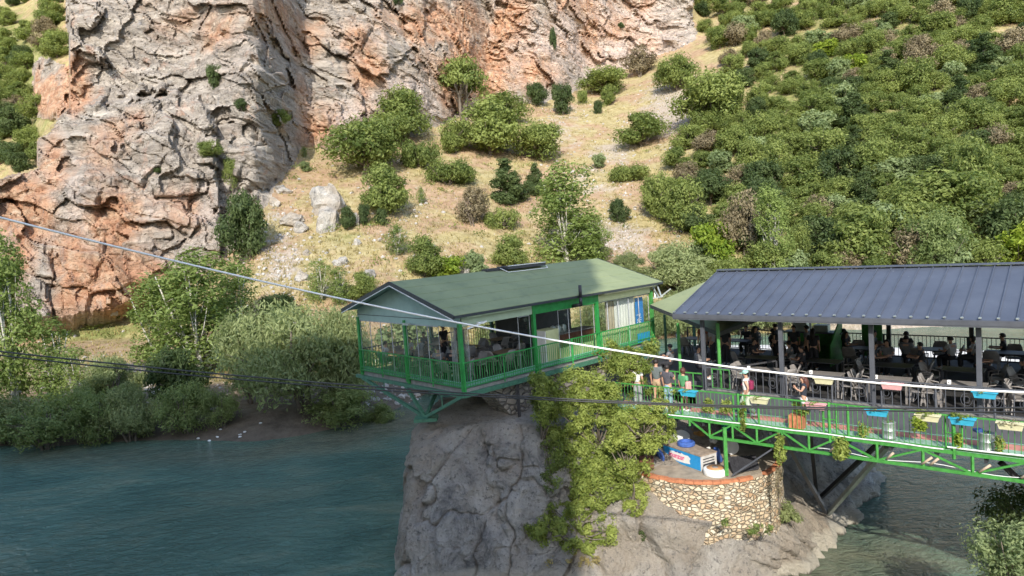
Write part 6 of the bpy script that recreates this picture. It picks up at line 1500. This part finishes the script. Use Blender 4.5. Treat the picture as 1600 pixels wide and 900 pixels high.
lath('plastic_tub', 'blue ribbed plastic tub lying on top of the drinks cooler', 'tub', Fz(LW*.40, .45, FH+.05), [(.30, 0), (.33, .03), (.33, .13), (.30, .16), (.29, .17), (.24, .17), (.23, .05), (.02, .05)], M_MB, smooth=False)
lath('plastic_lid', 'round blue lid leaning against the left end of the drinks cooler', 'lid', F_(1031, 722)+np.array([0, 0, .27]), [(.27, -.04), (.29, -.02), (.29, .02), (.26, .05), (.12, .06), (.02, .02)], M_MB, rot=(0, R(75), R(20)))  # round plastic lid tipped on edge
lath('wire_basket', 'dark blue basket with a white hoop behind the tub', 'basket', Fz(LW*.05, .85, FH-.1)+np.array([0, 0, .12]), [(.2, 0), (.28, .2), (.29, .22), (.26, .2), (.18, .03), (.02, .02)], M_DBLUE, rot=(R(30), 0, 0), parts=(('hoop', [(.30, .22), (.315, .23), (.30, .24), (.29, .23)], M_WHITE),))
lath('cable_drum', 'white round drum with wooden-coloured top at the terrace edge', 'drum', F_(1118, 741), [(.40, 0), (.42, .03), (.42, .20), (.40, .23), (.36, .24), (.02, .24)], M_WHITE, parts=(('top_disc', [(.30, .241), (.30, .262), (.02, .262)], paint('orange_wood', (.52, .27, .12), .7)), ('centre_hole', [(.11, .263), (.11, .275), (.01, .275)], M_CHAIR)))
o = thing('rusty_pot', 'rusty ribbed tin pot with a leafy plant at the left end of the brick rim', 'pot', F_(1015, 735)+np.array([-.05, .25, 0]))
put('tin', MB().lathe((0, 0, 0), [(.26, 0), (.27, .1), (.28, .11), (.27, .12), (.27, .22), (.28, .23), (.27, .24), (.28, .40), (.29, .42), (.25, .42), (.24, .38), (.02, .37)], 22).mesh('tin', M_RUST, smooth=True), o)
me, C_ = crown_mesh('pot_plant', 77, .85, 1.2, .07, 1300, M_VINE, lobes=10, clump=.15); q = put('foliage', me, o); q.location = (0, 0, .45)
q = put('stem', MB().tube([(0, 0, .36), (.03, 0, .7), (.0, .03, 1.1)], [.02, .014, .01], 6).tube([(0, 0, .36), (-.12, .05, .8), (-.2, .05, 1.1)], [.015, .012, .008], 6).mesh('pot_stem', M_BARK), o)
lath('orange_cushion', 'faded orange round float half hidden behind the drinks cooler', 'float', F_(1085, 703)+np.array([.1, .35, .35]), [(.32, -.1), (.42, -.04), (.42, .04), (.32, .12), (.02, .1)], paint('faded_orange', (.62, .33, .10), .7, var=.25), rot=(R(50), R(-15), 0))
lath('orange_cushion', 'second faded orange float leaning to the right of the other', 'float', F_(1100, 700)+np.array([.15, .45, .42]), [(.3, -.06), (.36, 0), (.3, .07), (.02, .05)], paint('faded_orange', (.62, .33, .10), .7, var=.25), rot=(R(75), R(30), 0))
lath('plastic_tub', 'blue tub standing on edge beside the right end of the drinks cooler', 'tub', F_(1124, 724)+np.array([.02, .15, .28]), [(.30, -.08), (.31, .0), (.26, .08), (.02, .1)], M_MB, rot=(R(15), R(70), 0))
g_ = np.random.RandomState(8)
for k, (px, py, r_, c, lab) in enumerate(((1112, 718, .17, M_CURT, 'crumpled cream sack between the cooler and the blue tub'), (1117, 706, .15, M_CURT, 'pale bundle on top of the crumpled cream sack'), (1112, 728, .13, M_BEIG, 'stuffed beige bag at the right side of the cooler'), (1067, 697, .2, M_BEIG, 'beige bundle behind the blue tub on the cooler'))):
    v, f = rockverts(g_, r_, r_*.8, r_, 3, .35); b = MB(); b.add(v, f); o = b.build('sack', c, smooth=True); P_ = F_(px, py); o.location = tuple(P_+np.array([.0, .3, .2+.14*(k == 1)])); tag(o, lab, 'sack')
lath('dish', 'white dish leaning in the shade right of the green post', 'dish', F_(1146, 715)+np.array([.05, .5, .25]), [(.05, 0), (.3, .08), (.31, .09), (.29, .09), (.05, .02)], M_WHITE, rot=(R(60), 0, 0))
b = MB(); c_ = F_(1165, 735)
vs = [c_+np.array(v) for v in ((-.55, -.35, .05), (.45, -.1, .05), (.5, .35, .38), (-.5, .3, .40))]; vs += [v+np.array([0, .02, .03]) for v in vs]
b.add(vs, [(0, 1, 2, 3), (7, 6, 5, 4), (0, 4, 5, 1), (1, 5, 6, 2), (2, 6, 7, 3), (3, 7, 4, 0)])
for k in range(7): a_ = np.array(vs[4])*(1-k/6)+np.array(vs[5])*k/6; b.bar(a_+[0, 0, .01], np.array(vs[7])*(1-k/6)+np.array(vs[6])*k/6+[0, 0, .01], .03, .02)
tag(b.build('rubber_mat', M_BLACKS), 'black ribbed rubber mat tilted against the rim right of the green post', 'mat')
# clutter beyond, in the shade under the footbridge
b = MB(); c_ = hp(4.6, 1060, 677); b.box(c_[0]-.9, c_[0]+.5, c_[1]-.1, c_[1]+.8, 4.5, 4.56); o = b.build('plank_board', paint('grey_board', (.30, .27, .24), .8)); tag(o, 'weathered grey board lying under the left end of the footbridge', 'board')
v, f = rockverts(g_, .38, .3, .3, 3, .3); b = MB(); b.add(v, f); o = b.build('tarpaulin', M_CHAIR, smooth=False); o.location = tuple(hp(4.75, 1100, 668)+np.array([0, .3, 0])); tag(o, 'bundled grey tarpaulin under the footbridge deck', 'tarpaulin')
for k, (px, py, mt, lab) in enumerate(((1138, 675, M_BLUE, 'light blue plastic bowl under the footbridge'), (1148, 672, M_DBLUE, 'dark blue bucket beside the light blue bowl under the footbridge'))):
    lath('bucket', lab, 'bucket', hp(4.5, px, py)+np.array([0, .3, 0]), [(.14, 0), (.19, .28), (.2, .3), (.17, .27), (.12, .03), (.02, .02)], mt)
b = MB(); c_ = hp(4.0, 1180, 700); b.box(c_[0]-1.6, c_[0]+.8, c_[1]+.3, c_[1]+.5, 3.9, 5.2); 
# ================================================================== CABLES OVERHEAD
def cable(name, label, pts, D0, D1, r_, mt, n=60):
    xs = [p[0] for p in pts]; ys = [p[1] for p in pts]; c = np.polyfit(xs, ys, 3); P = []
    for k in range(n+1):
        t = k/n; px = xs[0]+(xs[-1]-xs[0])*t; 
        Dk = 1/((1-t)/D0+t/D1); P.append(at(px, np.polyval(c, px), Dk))
    b_ = MB(); b_.tube(P, r_, 8); tag(b_.build(name, mt, smooth=True), label, 'cable')
cable('overhead_cable', 'thick white cable sagging across the whole view in front of both buildings', [(-150, 300), (0, 341), (280, 410), (560, 470), (760, 513), (960, 548), (1130, 574), (1300, 592), (1450, 603), (1600, 612), (1750, 618)], 17, 14, .021, M_WIRE)
cable('overhead_cable', 'upper strand of the black double cable crossing below the white one', [(-150, 532), (0, 549), (300, 580), (600, 605), (850, 622), (1050, 632), (1300, 636), (1600, 636), (1750, 634)], 16, 13, .015, M_WIREB)
cable('overhead_cable', 'lower strand of the black double cable crossing below the white one', [(-150, 537), (0, 554), (300, 588), (600, 609), (850, 624), (1050, 634), (1300, 640), (1600, 644), (1750, 645)], 16.2, 13.2, .014, M_WIREB)
